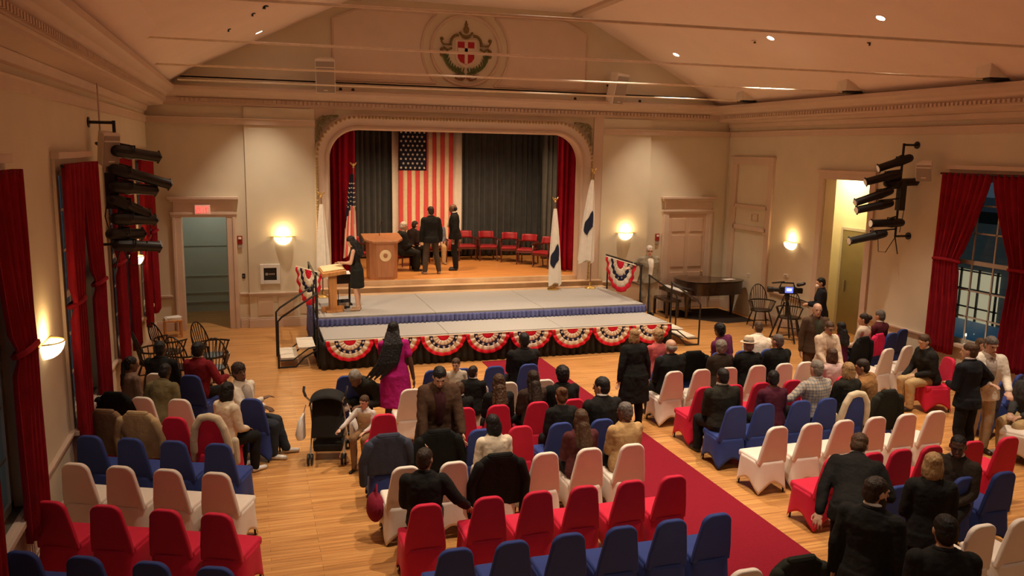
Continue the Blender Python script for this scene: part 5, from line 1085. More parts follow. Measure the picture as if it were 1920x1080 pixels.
def person(label, x, y, rz, pose='sit', H=1.72, z0=0.0, skin='l', hair=('short', 'dark'), top=('jacket', 'black_suit', (0.013, 0.012, 0.011)), legs=('trousers', 'black_trouser', (0.012, 0.012, 0.012)), shoes=(0.012, 0.011, 0.010), lean=4, tilt=0, twist=0, head=(0, 0, 0), hands=('lap', 'lap'), girth=1.0, fem=False, face=False, collar=None, tie=None, shirt=None, hat=None, glasses=False, mask=False, beard=None, tail=0.0, feet=None, hemband=None, vest=None, seat=None, group=None):
    s = H / 1.72; dist = (V((x, y, 1.0)) - CAM).length; vx = max(0.0085, min(0.016, dist * 0.00088)) ; NS = 8 if dist > 13 else 12
    if pose == 'stand' and hands == ('lap', 'lap'): hands = ('side', 'side')
    sit = pose == 'sit'; hz = (0.545 if seat is None else seat) / s if sit else 0.93
    hip = V((0, 0, hz))
    Rm = Matrix.Rotation(rad(twist), 3, 'Z') @ Matrix.Rotation(rad(tilt), 3, 'Y') @ Matrix.Rotation(-rad(lean), 3, 'X')
    def T(v): return hip + Rm @ V(v)
    sw = (0.168 if fem else 0.19) * (0.6 + 0.4 * girth); g = girth
    hw = 0.165 if fem else 0.155
    # torso rings (z, rx, ry, yc)
    tr = [(-0.10, hw * .80, .105, 0), (0.0, hw, .118, 0), (.10, hw * .93, .108, .005), (.19, (.125 if fem else .142), .10, .012), (.30, (.142 if fem else .162), .112, .012), (.40, sw * .92, .105, .0), (.47, sw * .90, .085, -.01), (.515, sw * .62, .065, -.012), (.55, .062, .056, -.008), (.60, .052, .052, .0)]
    def torso(m, off, z_lo=-0.2, z_hi=1.0, yo=0.0, sx=1.0):
        R = []
        for z, rx, ry, yc in tr:
            if z < z_lo - 1e-6 or z > z_hi + 1e-6: continue
            gg = g if z < .45 else 1 + (g - 1) * .3
            R.append([T(((rx * gg + off) * sx * math.cos(2 * PI * k / 20) * (1 if abs(math.cos(2 * PI * k / 20)) < .9 else 1), yc + yo + (ry * (0.4 + 0.6 * gg) + off) * math.sin(2 * PI * k / 20), z)) * s for k in range(20)])
        m.rings(R)
    # legs
    hipj = [T((sd * 0.088, 0, 0)) for sd in (-1, 1)] if not sit else [hip + V((sd * 0.092, 0.03, 0.0)) for sd in (-1, 1)]
    if sit:
        kz = (0.50 if seat is None else seat - 0.03) / s
        kn = [hip + V((sd * 0.12, 0.43, kz - hz)) for sd in (-1, 1)]; an = [V((sd * 0.125, 0.40, 0.085)) for sd in (-1, 1)]
    else:
        kn = [V((sd * 0.10, 0.025, 0.50)) for sd in (-1, 1)]; an = [V((sd * 0.105, -0.02, 0.085)) for sd in (-1, 1)]
    if feet:
        for i in (0, 1):
            if feet[i] is not None: an[i] = V(feet[i]); kn[i] = (hipj[i] + an[i]) / 2 + V((0, 0.05, 0.02)) if not sit else V((feet[i][0] * .95, kn[i].y, kn[i].z))
    # arms by two-bone IK
    sh = [T((sd * sw * 0.93, -.005, .455)) for sd in (-1, 1)]; el = []; wr = []
    HP = {'lap': (0.09, .30, .09), 'knee': (.14, .38, .03), 'side': (.245, .03, -.10), 'hips': (.20, .05, .12), 'front': (.07, .27, .16), 'chest': (.05, .26, .30), 'seat': (.27, -.02, .02), 'back': (.02, -.16, .02), 'reach': (.2, .45, .25)}
    for i, sd in enumerate((-1, 1)):
        h = hands[i]; hint = V((sd * .5, -.55, -.7))
        if isinstance(h, str):
            q = V(HP[h]); tg = hip + V((sd * q.x, q.y, q.z)); 
            if h == 'hips': hint = V((sd * 1.2, -.4, -.1)); tg = T((sd * .20, .05, .12))
            if h in ('side', 'seat'): tg = T((sd * (q.x + .02 * (g - 1) * 10), q.y, q.z)) if not sit else tg
        else: tg = V(h)
        a, b = .285, .255; d = tg - sh[i]; L = min(d.length, a + b - .004); d.normalize(); tg = sh[i] + d * L
        ca = (a * a + L * L - b * b) / (2 * a * L); ca = max(-1, min(1, ca)); hp = hint - d * hint.dot(d); hp.normalize()
        e = sh[i] + d * (a * ca) + hp * (a * math.sqrt(max(0, 1 - ca * ca))); el.append(e); wr.append(tg)
    neck = T((0, .0, .585)); Hm = Matrix.Rotation(rad(twist + head[0]), 3, 'Z') @ Matrix.Rotation(-rad(lean * .35 + head[1]), 3, 'X') @ Matrix.Rotation(rad(tilt * .4 + head[2]), 3, 'Y')
    hk = 0.236 * (1.0 if H > 1.4 else 1.0 + (1.4 - H) * .55)
    hc = neck + V((0, 0.0, 0))
    def Hd(v): return (hc + Hm @ (V((v[0] * hk / .236, v[1] * hk / .236, v[2] * hk / .236)) + V((0, .012, -.035)))) * s
    # ---- body
    m = MB(); torso(m, 0)
    m.cap(T((0, -.008, .50)) * s, Hd((0, -.01, .06)), .058 * s, .052 * s, 12)
    HR = [(0.0, .020, .066, .03), (.06, .036, .078, .0), (.14, .050, .084, -.03), (.25, .060, .086, -.06), (.38, .067, .086, -.085), (.52, .073, .084, -.098), (.66, .076, .084, -.104), (.80, .070, .074, -.096), (.90, .054, .054, -.078), (.97, .030, .022, -.05), (1.0, .008, -.006, -.022)]
    m.rings([[Hd((rx * math.cos(2 * PI * k / 16), (yf + yb) / 2 + (yf - yb) / 2 * math.sin(2 * PI * k / 16), .236 * t)) for k in range(16)] for t, rx, yf, yb in HR])
    m.cap(Hd((0, .084, .128)), Hd((0, .106, .092)), .009 * s, .015 * s, 8)
    for sd in (-1, 1):
        m.ell(Hd((sd * .078, -.012, .118)), (.012 * s, .020 * s, .032 * s), 8, 6, Hm)
        m.cap(Hd((sd * .012, .084, .144)), Hd((sd * .048, .074, .147)), .009 * s, .007 * s, 6)
        m.ell(Hd((sd * .012, .086, .062)), (.016 * s, .009 * s, .006 * s), 8, 5, Hm)
    for i, sd in enumerate((-1, 1)):
        m.cap(sh[i] * s, el[i] * s, .048 * s, .040 * s, NS); m.cap(el[i] * s, wr[i] * s, .040 * s, .027 * s, NS)
        d = (wr[i] - el[i]).normalized(); up = V((0, 0, 1)) if abs(d.z) < .8 else V((0, 1, 0))
        wv = d.cross(up).normalized(); nv = wv.cross(d).normalized()
        if abs(d.z) >= .8: wv, nv = nv, wv
        P_ = wr[i]
        def hp_(a, b, c): return (P_ + d * a + wv * b + nv * c) * s
        Mh = Matrix((wv, d, nv)).transposed()
        m.ell(hp_(.05, 0, 0), (.042 * s, .058 * s, .017 * s), 10, 6, Mh)
        curl = -0.028
        for q, (b, l) in enumerate(((-.033, .062), (-.011, .078), (.012, .082), (.034, .072))):
            bb = b if sd > 0 else -b
            m.cap(hp_(.088, bb, 0), hp_(.088 + l * .5, bb * 1.12, curl * .35), .0098 * s, .0092 * s, 8); m.cap(hp_(.088 + l * .5, bb * 1.12, curl * .35), hp_(.088 + l * .95, bb * 1.2, curl * 1.5), .0092 * s, .0078 * s, 8)
        tb = -.04 * (-sd); tb = .04 * (1 if sd > 0 else -1) * (-1)
        m.cap(hp_(.02, tb * .6, -.004), hp_(.06, tb * 1.45, -.012), .013 * s, .011 * s, 8); m.cap(hp_(.06, tb * 1.45, -.012), hp_(.095, tb * 1.5, -.016), .0108 * s, .009 * s, 8)
        m.cap(hipj[i] * s, kn[i] * s, .078 * s * (.5 + .5 * g), .054 * s, 12); m.cap(kn[i] * s, ((kn[i] * .6 + an[i] * .4) + V((0, -.015, 0))) * s, .054 * s, .056 * s, 10); m.cap(((kn[i] * .6 + an[i] * .4) + V((0, -.015, 0))) * s, an[i] * s, .056 * s, .037 * s, 10)
        fd = V((sd * .18, 1, 0)).normalized(); m.cap((an[i] + V((0, -.02, -.045))) * s, (an[i] + fd * .13 + V((0, 0, -.055))) * s, .036 * s, .028 * s, 10)
    body = m.build('person', SKIN[skin], None, 60, remesh=vx * (0.8 if dist < 9 else 1.0), smo=2)
    body.location = (x, y, z0); body.rotation_euler = (0, 0, rad(rz)); tag(body, label, 'person', group)
    # ---- upper clothing
    kind, cn, cc = top; cm = MATS.get(cc) if isinstance(cc, str) else CL(cn, cc)
    off = {'jacket': .030, 'shirt': .020, 'tee': .018, 'dress': .018, 'coat': .036, 'robe': .045, 'sleeveless': .016, 'sweater': .026}[kind]
    m = MB(); lo = -.10 if kind in ('jacket', 'coat', 'robe', 'dress', 'sleeveless', 'sweater') else 0.0
    torso(m, off, lo, .55)
    if kind in ('jacket', 'coat', 'robe', 'sweater', 'shirt'):
        for i, sd in enumerate((-1, 1)):
            m.cap(sh[i] * s, el[i] * s, (.050 + off) * s, (.040 + off * .85) * s, NS)
            we = el[i] + (wr[i] - el[i]) * .97
            m.cap(el[i] * s, we * s, (.040 + off * .85) * s, (.030 + off * .6) * s, NS)
    elif kind in ('tee', 'dress'):
        for i in (0, 1): m.cap(sh[i] * s, (sh[i] * .45 + el[i] * .55) * s, .072 * s, .064 * s, NS)
    if kind in ('coat', 'robe', 'dress', 'sleeveless', 'jacket'):
        kl = {'coat': .48, 'robe': .70, 'dress': .50, 'sleeveless': .42, 'jacket': .14}[kind]
        if not sit:
            R = []
            for q in range(7):
                f = q / 6; zz = .02 - f * kl; wd = hw * g + off + .01 + (.05 if kind in ('coat', 'robe', 'dress') else .0 if kind == 'sleeveless' else .012) * f; c_ = hip + Rm @ V((0, 0, 0)) * 1.0
                R.append([(hip + V((wd * math.cos(2 * PI * k / 20), (.125 * (.4 + .6 * g) + off + .02 * f) * math.sin(2 * PI * k / 20), zz))) * s for k in range(20)])
            m.rings(R)
        elif kind in ('coat', 'robe', 'dress'):
            for i in (0, 1): m.cap(hipj[i] * s, (kn[i] + V((0, .02, 0))) * s, .115 * s, .09 * s, 12)
            m.cap((hipj[0] + hipj[1]) * .5 * s, (kn[0] + kn[1]) * .5 * s, .11 * s, .08 * s, 12)
            if kind == 'robe':
                for i in (0, 1): m.cap(kn[i] * s, (an[i] + V((0, .02, .06))) * s, .10 * s, .10 * s, 12)
                m.cap((kn[0] + kn[1]) * .5 * s, ((an[0] + an[1]) * .5 + V((0, .02, .06))) * s, .09 * s, .10 * s, 12)
    if collar is None and kind in ('jacket', 'coat'): pass
    pn_ = {'jacket': 'jacket', 'shirt': 'shirt', 'tee': 'shirt', 'dress': 'dress', 'coat': 'coat', 'robe': 'robe', 'sleeveless': 'dress', 'sweater': 'sweater'}[kind]
    tp = m.build(pn_, cm, body, 60, remesh=max(vx, .0105), smo=3); folds(tp, 'folds', .022)
    if vest:
        m = MB(); torso(m, .03, -.06, .5); m.build('vest', CL(*vest), body, 60, remesh=max(vx, .0105), smo=3)
    if kind in ('jacket', 'coat', 'shirt'):
        m = MB(); m.tube([T((.068 * math.cos(a), -.008 + .066 * math.sin(a), .535 + .02 * (1 - math.sin(a)) * .5)) * s for a in [rad(120 + 300 * q / 16) for q in range(17)]], .020 * s, 8); m.build('jacket_collar' if kind != 'shirt' else 'shirt_collar', CL(*collar) if collar and kind == 'shirt' else cm, body)
    if collar and kind != 'shirt':
        m = MB(); m.tube([T((.058 * math.cos(a), -.006 + .058 * math.sin(a), .575)) * s for a in [rad(360 * q / 16) for q in range(17)]], .017 * s, 8); m.build('collar', CL(*collar), body)
    if shirt:
        m = MB(); R = []
        for z, rx, ry, yc in tr:
            if z < .08 or z > .56: continue
            gg = g if z < .45 else 1; wv_ = (.05 + .03 * min(1, max(0, (z - .1) / .4))) if z < .5 else .04
            R.append([T((wv_ * math.cos(2 * PI * k / 12), yc + (ry * (0.4 + 0.6 * gg) + off) * .72 + (.035 if z < .5 else .02) * math.sin(2 * PI * k / 12) + (ry * .28 if z < .5 else 0) , z)) * s for k in range(12)])
        m.rings(R); m.build('shirt_front', CL(*shirt), body, 60)
    if tie:
        m = MB(); m.cap(T((0, .095, .50)) * s, T((0, .165 * (.5 + .5 * g), .22)) * s, .016 * s, .03 * s, 8, ((1, 0, 0), 1.0)); m.build('tie', CL(*tie), body)
    if hemband:
        m = MB(); R = []
        for zz in (-.06, -.02): R.append([T(((hw * g + off + .012) * math.cos(2 * PI * k / 24), (.118 + off + .012) * math.sin(2 * PI * k / 24), zz)) * s for k in range(24)])
        m.rings(R); m.build('hem_band', CL(*hemband), body)
    # ---- lower clothing
    if legs[0] == 'trousers':
        lm = CL(legs[1], legs[2]); m = MB()
        m.ell((hip + V((0, .0, -.02))) * s, (hw * g * s + .015, .13 * s, .12 * s), 14, 8)
        for i in (0, 1):
            m.cap(hipj[i] * s, kn[i] * s, (.078 * (.5 + .5 * g) + .02) * s, .078 * s, 12); cf = (kn[i] * .6 + an[i] * .4) + V((0, -.015, 0)); m.cap(kn[i] * s, cf * s, .078 * s, .077 * s, 12); m.cap(cf * s, (an[i] + V((0, -.005, .0))) * s, .077 * s, .062 * s, 12)
        tp = m.build('trousers', lm, body, 60, remesh=max(vx, .012), smo=3); folds(tp, 'folds', .018)
    if shoes is not None:
        smt = mat('shoe_%02d%02d%02d' % tuple(int(c * 99) for c in shoes), shoes, 0.4, 0.5, 0.1, 20)
        for i, sd in enumerate((-1, 1)):
            fd = V((sd * .18, 1, 0)).normalized(); m = MB(); a_ = an[i]
            m.cap((a_ + V((0, -.03, -.045))) * s, (a_ + fd * .15 + V((0, 0, -.055))) * s, .043 * s, .036 * s, 12, ((0, 0, 1), .85)); m.cap((a_ + V((0, -.01, .01))) * s, (a_ + V((0, .0, -.03))) * s, .044 * s, .045 * s, 10)
            m.build('shoe', smt, body, 60)
    # ---- head details
    if face:
        for sd in (-1, 1):
            m = MB(); m.ell(Hd((sd * .031, .0785, .128)), (.012 * s, .007 * s, .007 * s), 8, 6, Hm); m.build('eye', EYE, body)
            m = MB(); m.cap(Hd((sd * .016, .0905, .149)), Hd((sd * .048, .080, .152)), .004 * s, .003 * s, 6); m.build('eyebrow', HM[hair[1]] if hair[1] in HM else EYE, body)
        m = MB(); m.ell(Hd((0, .088, .058)), (.024 * s, .008 * s, .007 * s), 10, 6, Hm); m.build('mouth', LIP, body)
    st_, hcn = hair; hm = HM[hcn]; m = MB(); top_ = True
    def he(c, r, n=14, q=9): m.ell(Hd(c), (r[0] * s * hk / .236, r[1] * s * hk / .236, r[2] * s * hk / .236), n, q, Hm)
    if st_ != 'bald' and st_ != 'balding':
        k = {'afro': 1.22, 'curly': 1.14, 'buzz': .975}.get(st_, 1.03)
        he((0, -.022, .165), (.082 * k, .098 * k, .086 * k)); he((0, -.052, .115), (.076 * k, .066 * k, .088 * k))
    if st_ == 'balding' or st_ == 'bald':
        if st_ == 'balding':
            he((0, -.060, .105), (.078, .056, .060))
            for sd in (-1, 1): he((sd * .060, -.022, .125), (.022, .048, .042))
        else: top_ = False
    if st_ in ('bob', 'long', 'braids', 'wavy'):
        for sd in (-1, 1): he((sd * .070, -.030, .075), (.028, .058, .095))
        he((0, -.075, .060), (.078, .045, .100))
    if st_ in ('long', 'wavy'):
        m.cap(Hd((0, -.085, .06)), T((0, -.13, .36)) * s, .075 * s, .085 * s, 12, ((1, 0, 0), 1.0)); 
        for sd in (-1, 1): m.cap(Hd((sd * .06, -.06, .05)), T((sd * .085, -.10, .38)) * s, .04 * s, .04 * s, 10)
    if st_ == 'braids':
        for q in range(7):
            f = (q - 3) / 3; m.tube([Hd((f * .065, -.08, .08)), T((f * .12, -.13, .45)) * s, T((f * .14 - tail * .3, -.15, .18)) * s, T((f * .12 - tail, -.13, -.02 - .03 * (q % 2))) * s], [.035 * s, .032 * s, .028 * s, .014 * s], 8)
    if st_ == 'bun': he((0, -.125, .165), (.048, .045, .048))
    if st_ == 'topknot': he((0, -.10, .215), (.052, .05, .045))
    if st_ == 'pony': m.cap(Hd((0, -.115, .14)), T((0.02, -.14, .38)) * s, .036 * s, .022 * s, 10)
    if st_ == 'tied': he((0, -.10, .08), (.05, .04, .05))
    if top_: hr = m.build('hair', hm, body, 60, remesh=max(.0085, vx * .8), smo=1); folds(hr, 'locks', .02 if st_ in ('curly', 'afro', 'wavy') else .011)
    if beard:
        m = MB(); m.ell(Hd((0, .050, .030)), (.056 * s, .046 * s, .040 * s), 12, 7, Hm)
        for sd in (-1, 1): m.ell(Hd((sd * .058, .020, .055)), (.014 * s, .035 * s, .045 * s), 8, 6, Hm)
        m.build('beard', HM[beard], body, 60)
    if glasses:
        m = MB()
        for sd in (-1, 1): m.tube([Hd((sd * .034 + .024 * math.cos(a), .094, .128 + .018 * math.sin(a))) for a in [2 * PI * q / 12 for q in range(13)]], .004 * s, 6); m.tube([Hd((sd * .058, .09, .13)), Hd((sd * .08, 0, .13))], .003 * s, 5)
        m.build('glasses', BLACK, body)
    if mask:
        m = MB(); m.ell(Hd((0, .064, .058)), (.056 * s, .050 * s, .046 * s), 12, 7, Hm); m.build('face_mask', PAPER, body)
    if hat:
        m = MB(); m.lathe([(.135 * s, -.012 * s), (.14 * s, -.004 * s), (.088 * s, 0), (.085 * s, .03 * s)], Hd((0, -.012, .185)), 22, Hm); hb = m.build('hat_brim', CL(*hat), body); m = MB(); m.lathe([(.088 * s, 0), (.085 * s, .05 * s), (.07 * s, .085 * s), (.03 * s, .075 * s)], Hd((0, -.012, .185)), 22, Hm); m.build('hat_crown', CL(*hat), body); m = MB(); m.lathe([(.090 * s, .004 * s), (.089 * s, .03 * s)], Hd((0, -.012, .185)), 22, Hm); m.build('hat_band', CL('olive_band', (.14, .11, .06)), body)
    return body
BS = ('jacket', 'black_suit', (0.013, 0.012, 0.011)); KH = ('trousers', 'khaki', (0.48, 0.33, 0.16)); JE = ('trousers', 'dark_jeans', (0.03, 0.036, 0.045)); WS = ('white_shirt', (0.75, 0.70, 0.64))
# ---- left block
person('man with dark hair in a black jacket sitting near the left wall beneath windsor chairs', 0.80, -7.10, LZ, skin='k', hair=('buzz', 'black'), top=('jacket', 'black_suit', (0.013, 0.012, 0.011)), H=1.78, lean=0)
person('person with black hair in a red jacket sitting on a dark blue chair', 1.34, -7.30, LZ - 6, skin='k', hair=('curly', 'black'), top=('jacket', 'red_jacket', (0.20, 0.012, 0.018)), collar=('cream_collar', (.6, .5, .4)), H=1.74, hands=('lap', (.3, .3, .75)))
person('girl with tied black hair in a brown top looking right by the left curtain', 0.42, -7.75, LZ - 30, skin='d', hair=('pony', 'black'), top=('sweater', 'dusty_brown', (0.20, 0.12, 0.085)), H=1.62, fem=True, head=(-25, 4, 0), hands=('lap', 'front'))
person('person slouching forward in an olive jacket behind a white chair on the left', 0.86, -8.40, LZ, skin='k', hair=('short', 'black'), top=('jacket', 'olive_jacket', (0.16, 0.13, 0.06)), H=1.66, lean=22, head=(0, 20, 0))
person('laughing young man in an open white shirt and jeans sitting sideways toward the floor', 2.0, -8.78, -100, skin='d', hair=('curly', 'dark'), top=('shirt', 'open_white_shirt', (0.80, 0.72, 0.58)), legs=JE, shoes=(.72, .66, .58), H=1.78, lean=-2, twist=-34, head=(-16, -4, 6), hands=('front', 'chest'), face=True, shirt=('grey_tee', (.42, .36, .30)), feet=((-.1, .55, .085), (.13, .42, .085)))
person('woman with black hair in a cream top and black trousers on the red left chair', 1.78, -9.55, -48, skin='m', hair=('bob', 'black'), top=('sweater', 'cream_top', (0.76, 0.64, 0.47)), legs=('trousers', 'black_trouser', (.012, .012, .012)), shoes=(.7, .66, .6), H=1.66, fem=True, lean=6, head=(10, 8, 0))
# ---- middle block
person('woman with long black braids in a magenta dress standing in front of the platform', 4.22, -8.42, -14, 'stand', 1.76, skin='k', hair=('braids', 'black'), top=('dress', 'magenta', (0.40, 0.012, 0.16)), legs=('bare',), fem=True, girth=1.12, lean=14, tilt=-4, head=(-8, 8, 0), hands=((-.2, .35, .85), 'side'), tail=.30)
person('man in a dark jacket bending down toward the baby stroller', 4.0, -7.95, 138, skin='d', hair=('short', 'grey'), top=('jacket', 'dark_olive_jacket', (0.022, 0.020, 0.014)), H=1.78, lean=58, head=(0, 18, 0), hands=((-.12, .55, .5), (.14, .55, .48)))
person('toddler in a beige vest reaching from a red chair to the stroller', 3.62, -9.55, 150, 'sit', 1.08, skin='l', hair=('short', 'brown'), vest=('beige_vest', (0.40, 0.27, 0.14)), top=('shirt', 'pale_sleeves', (0.60, 0.54, 0.48)), legs=('trousers', 'brown_trouser', (.20, .11, .05)), shoes=(.015, .013, .01), seat=.50, face=True, lean=6, head=(-14, 8, 0), hands=('lap', (.42, .42, .95)), fem=False)
person('woman with slicked dark hair in a brown leather coat bending over between rows', 4.36, -10.72, 176, 'stand', 1.74, skin='l', hair=('tied', 'black'), top=('coat', 'brown_leather', (0.070, 0.036, 0.020)), fem=True, girth=1.35, lean=12, head=(0, 26, 0), face=True, shirt=('dark_maroon_top', (.045, .012, .014)), hands=((-.28, .34, .78), (.22, .36, .75)))
person('boy in a beige polo shirt standing between the front chairs', 5.12, -8.62, 172, 'stand', 1.20, skin='l', hair=('short', 'brown'), top=('tee', 'khaki_polo', (0.56, 0.48, 0.37)), legs=KH, face=True, head=(-20, 10, 0))
person('bald man in a dark suit on the front blue chair by the carpet', 6.43, -7.95, 0, skin='d', hair=('buzz', 'black'), H=1.86, girth=1.15, lean=-2)
person('boy with cropped fair hair in a black suit with white collar in the third row', 4.85, -9.92, 6, skin='l', hair=('buzz', 'brown'), H=1.46, collar=WS, lean=2)
person('smaller boy with brown hair looking right in the second row', 5.26, -9.1, -20, 'sit', 1.40, skin='l', hair=('short', 'dark'), seat=.55, head=(-25, 0, 0), collar=WS)
person('woman with wavy brown hair in black on a red third row chair', 5.40, -9.98, -5, skin='l', hair=('wavy', 'brown'), H=1.64, fem=True, top=('sweater', 'black_knit', (.014, .013, .012)))
person('woman with long dark brown hair before the empty looking red chair', 5.92, -9.95, 4, skin='l', hair=('long', 'dark'), H=1.66, fem=True, top=('sweater', 'cocoa_knit', (.05, .03, .02)))
person('man with flat black hair in a dark coat beside the carpet in the third row', 6.36, -9.95, 0, skin='d', hair=('afro', 'black'), H=1.72, girth=1.05, top=('coat', 'black_coat', (.010, .010, .009)))
person('woman with auburn pinned hair and pale neck in a black top', 6.02, -10.84, 0, skin='l', hair=('topknot', 'auburn'), H=1.64, fem=True, lean=8, top=('sweater', 'black_knit', (.014, .013, .012)))
person('man in a black suit turning left beside the carpet in the fourth row', 6.60, -10.82, 4, skin='m', hair=('short', 'black'), H=1.86, head=(38, 4, 0), collar=WS, face=True, girth=1.1)
person('woman with long brown hair in a maroon top on the fifth row', 5.90, -11.76, 0, skin='l', hair=('long', 'brown'), H=1.66, fem=True, top=('sweater', 'dark_maroon', (.085, .022, .022)), girth=1.1)
person('woman with short grey hair in a beige knit sweater at the carpet end', 6.52, -11.70, 4, skin='d', hair=('short', 'salt'), H=1.70, fem=True, girth=1.25, head=(25, 4, 0), top=('sweater', 'honey_knit', (.48, .30, .13)))
person('woman with black bobbed hair in a white sweater leaning left in the fifth row', 4.84, -11.68, 0, skin='m', hair=('bob', 'black'), H=1.64, fem=True, lean=6, head=(18, 8, -6), top=('sweater', 'ivory_knit', (.72, .60, .45)), legs=('trousers', 'cream_trouser', (.6, .5, .38)))
person('person with short dark hair in a black jacket on the nearest red aisle chair', 3.80, -12.62, -14, skin='m', hair=('short', 'dark'), H=1.70, head=(-20, 2, 0), lean=6, hands=('lap', (.45, .25, .62)), girth=1.05)
# ---- right block
person('woman with straight blond grey hair in a long black coat at the right block corner', 7.95, -9.02, 4, 'stand', 1.60, skin='l', hair=('bob', 'blond'), fem=True, girth=1.2, top=('coat', 'black_coat', (.010, .010, .009)), lean=8)
person('bald man in a black coat on the first white chair of the right block', 8.66, -8.92, 6, skin='l', hair=('balding', 'grey'), H=1.82, girth=1.25, top=('coat', 'black_coat', (.010, .010, .009)), legs=('trousers', 'charcoal', (.02, .02, .02)))
person('person with fair curly hair in a pink top in front of the bald man', 8.92, -7.98, 0, skin='l', hair=('curly', 'blond'), H=1.70, fem=True, top=('sweater', 'coral_pink', (.50, .10, .10)))
person('woman with curly grey hair in a dark coat on a white second row chair', 9.57, -8.95, 0, skin='l', hair=('curly', 'grey'), H=1.68, fem=True, girth=1.15, top=('coat', 'dark_brown_coat', (.030, .020, .012)))
person('person in a cream brimmed hat and black coat in the second row', 10.10, -8.95, 0, skin='l', hair=('short', 'grey'), H=1.70, hat=('hat_cream', (.70, .58, .42)), top=('coat', 'black_coat', (.010, .010, .009)), girth=1.1)
person('grey haired man in a black coat with a shoulder strap in the second row', 10.70, -8.92, 4, skin='l', hair=('short', 'salt'), H=1.76, girth=1.15, head=(14, 0, 0), top=('coat', 'black_coat', (.010, .010, .009)))
person('man with black hair in a purple shirt leaning left in the front row', 10.44, -7.78, 18, skin='d', hair=('curly', 'black'), H=1.74, lean=10, tilt=-12, top=('sweater', 'purple_knit', (.13, .022, .075)), hands=('front', 'lap'))
person('broad man in a white shirt leaning right in the front row', 10.98, -7.9, -10, skin='m', hair=('buzz', 'brown'), H=1.76, girth=1.3, lean=16, tilt=8, head=(-10, 14, 0), top=('shirt', 'big_white_shirt', (.82, .72, .58)))
person('man in a dark jacket with a pale collar beside the carpet, right block', 8.52, -10.68, -2, skin='d', hair=('buzz', 'black'), H=1.78, girth=1.2, collar=('grey_collar', (.42, .36, .28)), top=('jacket', 'dark_olive_jacket', (0.022, 0.020, 0.014)), hands=('lap', (.34, .25, .5)))
person('woman with short dark hair in a maroon sweater in the fourth row', 9.28, -10.80, -6, skin='d', hair=('short', 'black'), H=1.66, fem=True, girth=1.1, head=(-15, 4, 0), top=('sweater', 'plum_knit', (.085, .016, .032)))
mat_plaid('plaid_cloth', (0.70, 0.64, 0.55), (0.40, 0.42, 0.48))
person('grey haired man in a pale plaid shirt with his arm on the next chair', 10.12, -10.68, 4, skin='l', hair=('short', 'grey'), H=1.82, girth=1.25, top=('shirt', 'plaid', 'plaid_cloth'), hands=((-.62, .18, .72), 'lap'))
person('woman with dark blond hair in a pale pink top in the third row', 11.05, -9.85, 0, skin='l', hair=('bob', 'brown'), H=1.68, fem=True, top=('sweater', 'blush_knit', (.60, .42, .38)))
person('woman in a cream jacket standing and looking down near the brown jacket man', 11.58, -9.0, 172, 'stand', 1.58, skin='m', hair=('short', 'brown'), fem=True, girth=1.1, top=('jacket', 'cream_jacket', (.64, .50, .36)), legs=('trousers', 'tan_trouser', (.34, .22, .13)), head=(6, 16, 0), glasses=True, face=True, shirt=('tan_blouse', (.45, .32, .22)), hands=((-.2, .28, .9), (.12, .3, .95)))
person('balding grey man standing in a brown jacket over a green sweater', 11.95, -8.22, 168, 'stand', 1.74, skin='l', hair=('balding', 'grey'), top=('jacket', 'brown_tweed', (.085, .050, .030)), legs=('trousers', 'brown_trouser2', (.11, .055, .03)), shirt=('green_sweater', (.055, .055, .035)), face=True, head=(-12, 4, 0), hands=('side', 'side'))
person('camera operator with dark hair and white face mask by the right doorway', 14.38, -5.35, 55, 'stand', 1.68, skin='l', hair=('short', 'black'), top=('jacket', 'midnight_jacket', (.014, .013, .018)), mask=True, head=(10, 6, 0), hands=('front', 'front'))
person('girl with straight dark hair in a pink top under a black cardigan', 12.80, -7.95, 8, skin='m', hair=('long', 'black'), H=1.58, fem=True, top=('sweater', 'dark_fuchsia', (.10, .012, .045)), head=(8, 0, 0))
person('woman with pinned brown hair in a white sweater in the far right front row', 13.66, -7.58, 24, skin='l', hair=('bun', 'dark'), H=1.70, fem=True, head=(20, 2, 0), top=('sweater', 'ivory_knit', (.72, .60, .45)))
person('older man with thin hair and white collar in a maroon sweater at far right front', 14.16, -7.45, 14, skin='l', hair=('short', 'salt'), H=1.74, collar=WS, head=(8, 4, 0), top=('sweater', 'maroon_knit', (.095, .018, .024)))
person('woman with layered blond hair and grey scarf in a dark coat', 10.62, -10.75, 2, skin='l', hair=('bob', 'blond'), H=1.72, fem=True, top=('coat', 'dark_olive_jacket', (0.022, 0.020, 0.014)), collar=('grey_scarf', (.22, .22, .24)))
person('man with dark hair in a tan brown jacket leaning toward the blond woman', 11.20, -10.62, 28, skin='m', hair=('short', 'dark'), H=1.72, lean=14, tilt=-8, head=(20, 8, 0), girth=1.15, top=('jacket', 'camel_jacket', (.30, .145, .05)))
person('heavy man in a black jacket and khaki trousers sitting turned to the left', 13.46, -9.46, 78, skin='l', hair=('short', 'brown'), H=1.78, girth=1.25, lean=14, head=(10, 14, 0), legs=KH, top=('jacket', 'black_parka', (.016, .015, .013)), hands=('lap', 'knee'))
person('man in a black suit standing with one hand on his hip, seen from behind', 11.98, -11.62, 8, 'stand', 1.76, skin='l', hair=('short', 'brown'), collar=WS, head=(22, 4, 0), hands=('front', 'hips'), girth=1.05, top=('jacket', 'navy_black_suit', (.012, .013, .016)), legs=('trousers', 'black_trouser', (.012, .012, .012)))
person('woman with brown hair in dark red sitting behind the man in the white jacket', 14.22, -9.72, 160, skin='l', hair=('bob', 'brown'), H=1.64, fem=True, top=('sweater', 'dark_red_knit', (.14, .015, .022)), face=True, head=(20, 0, 0))
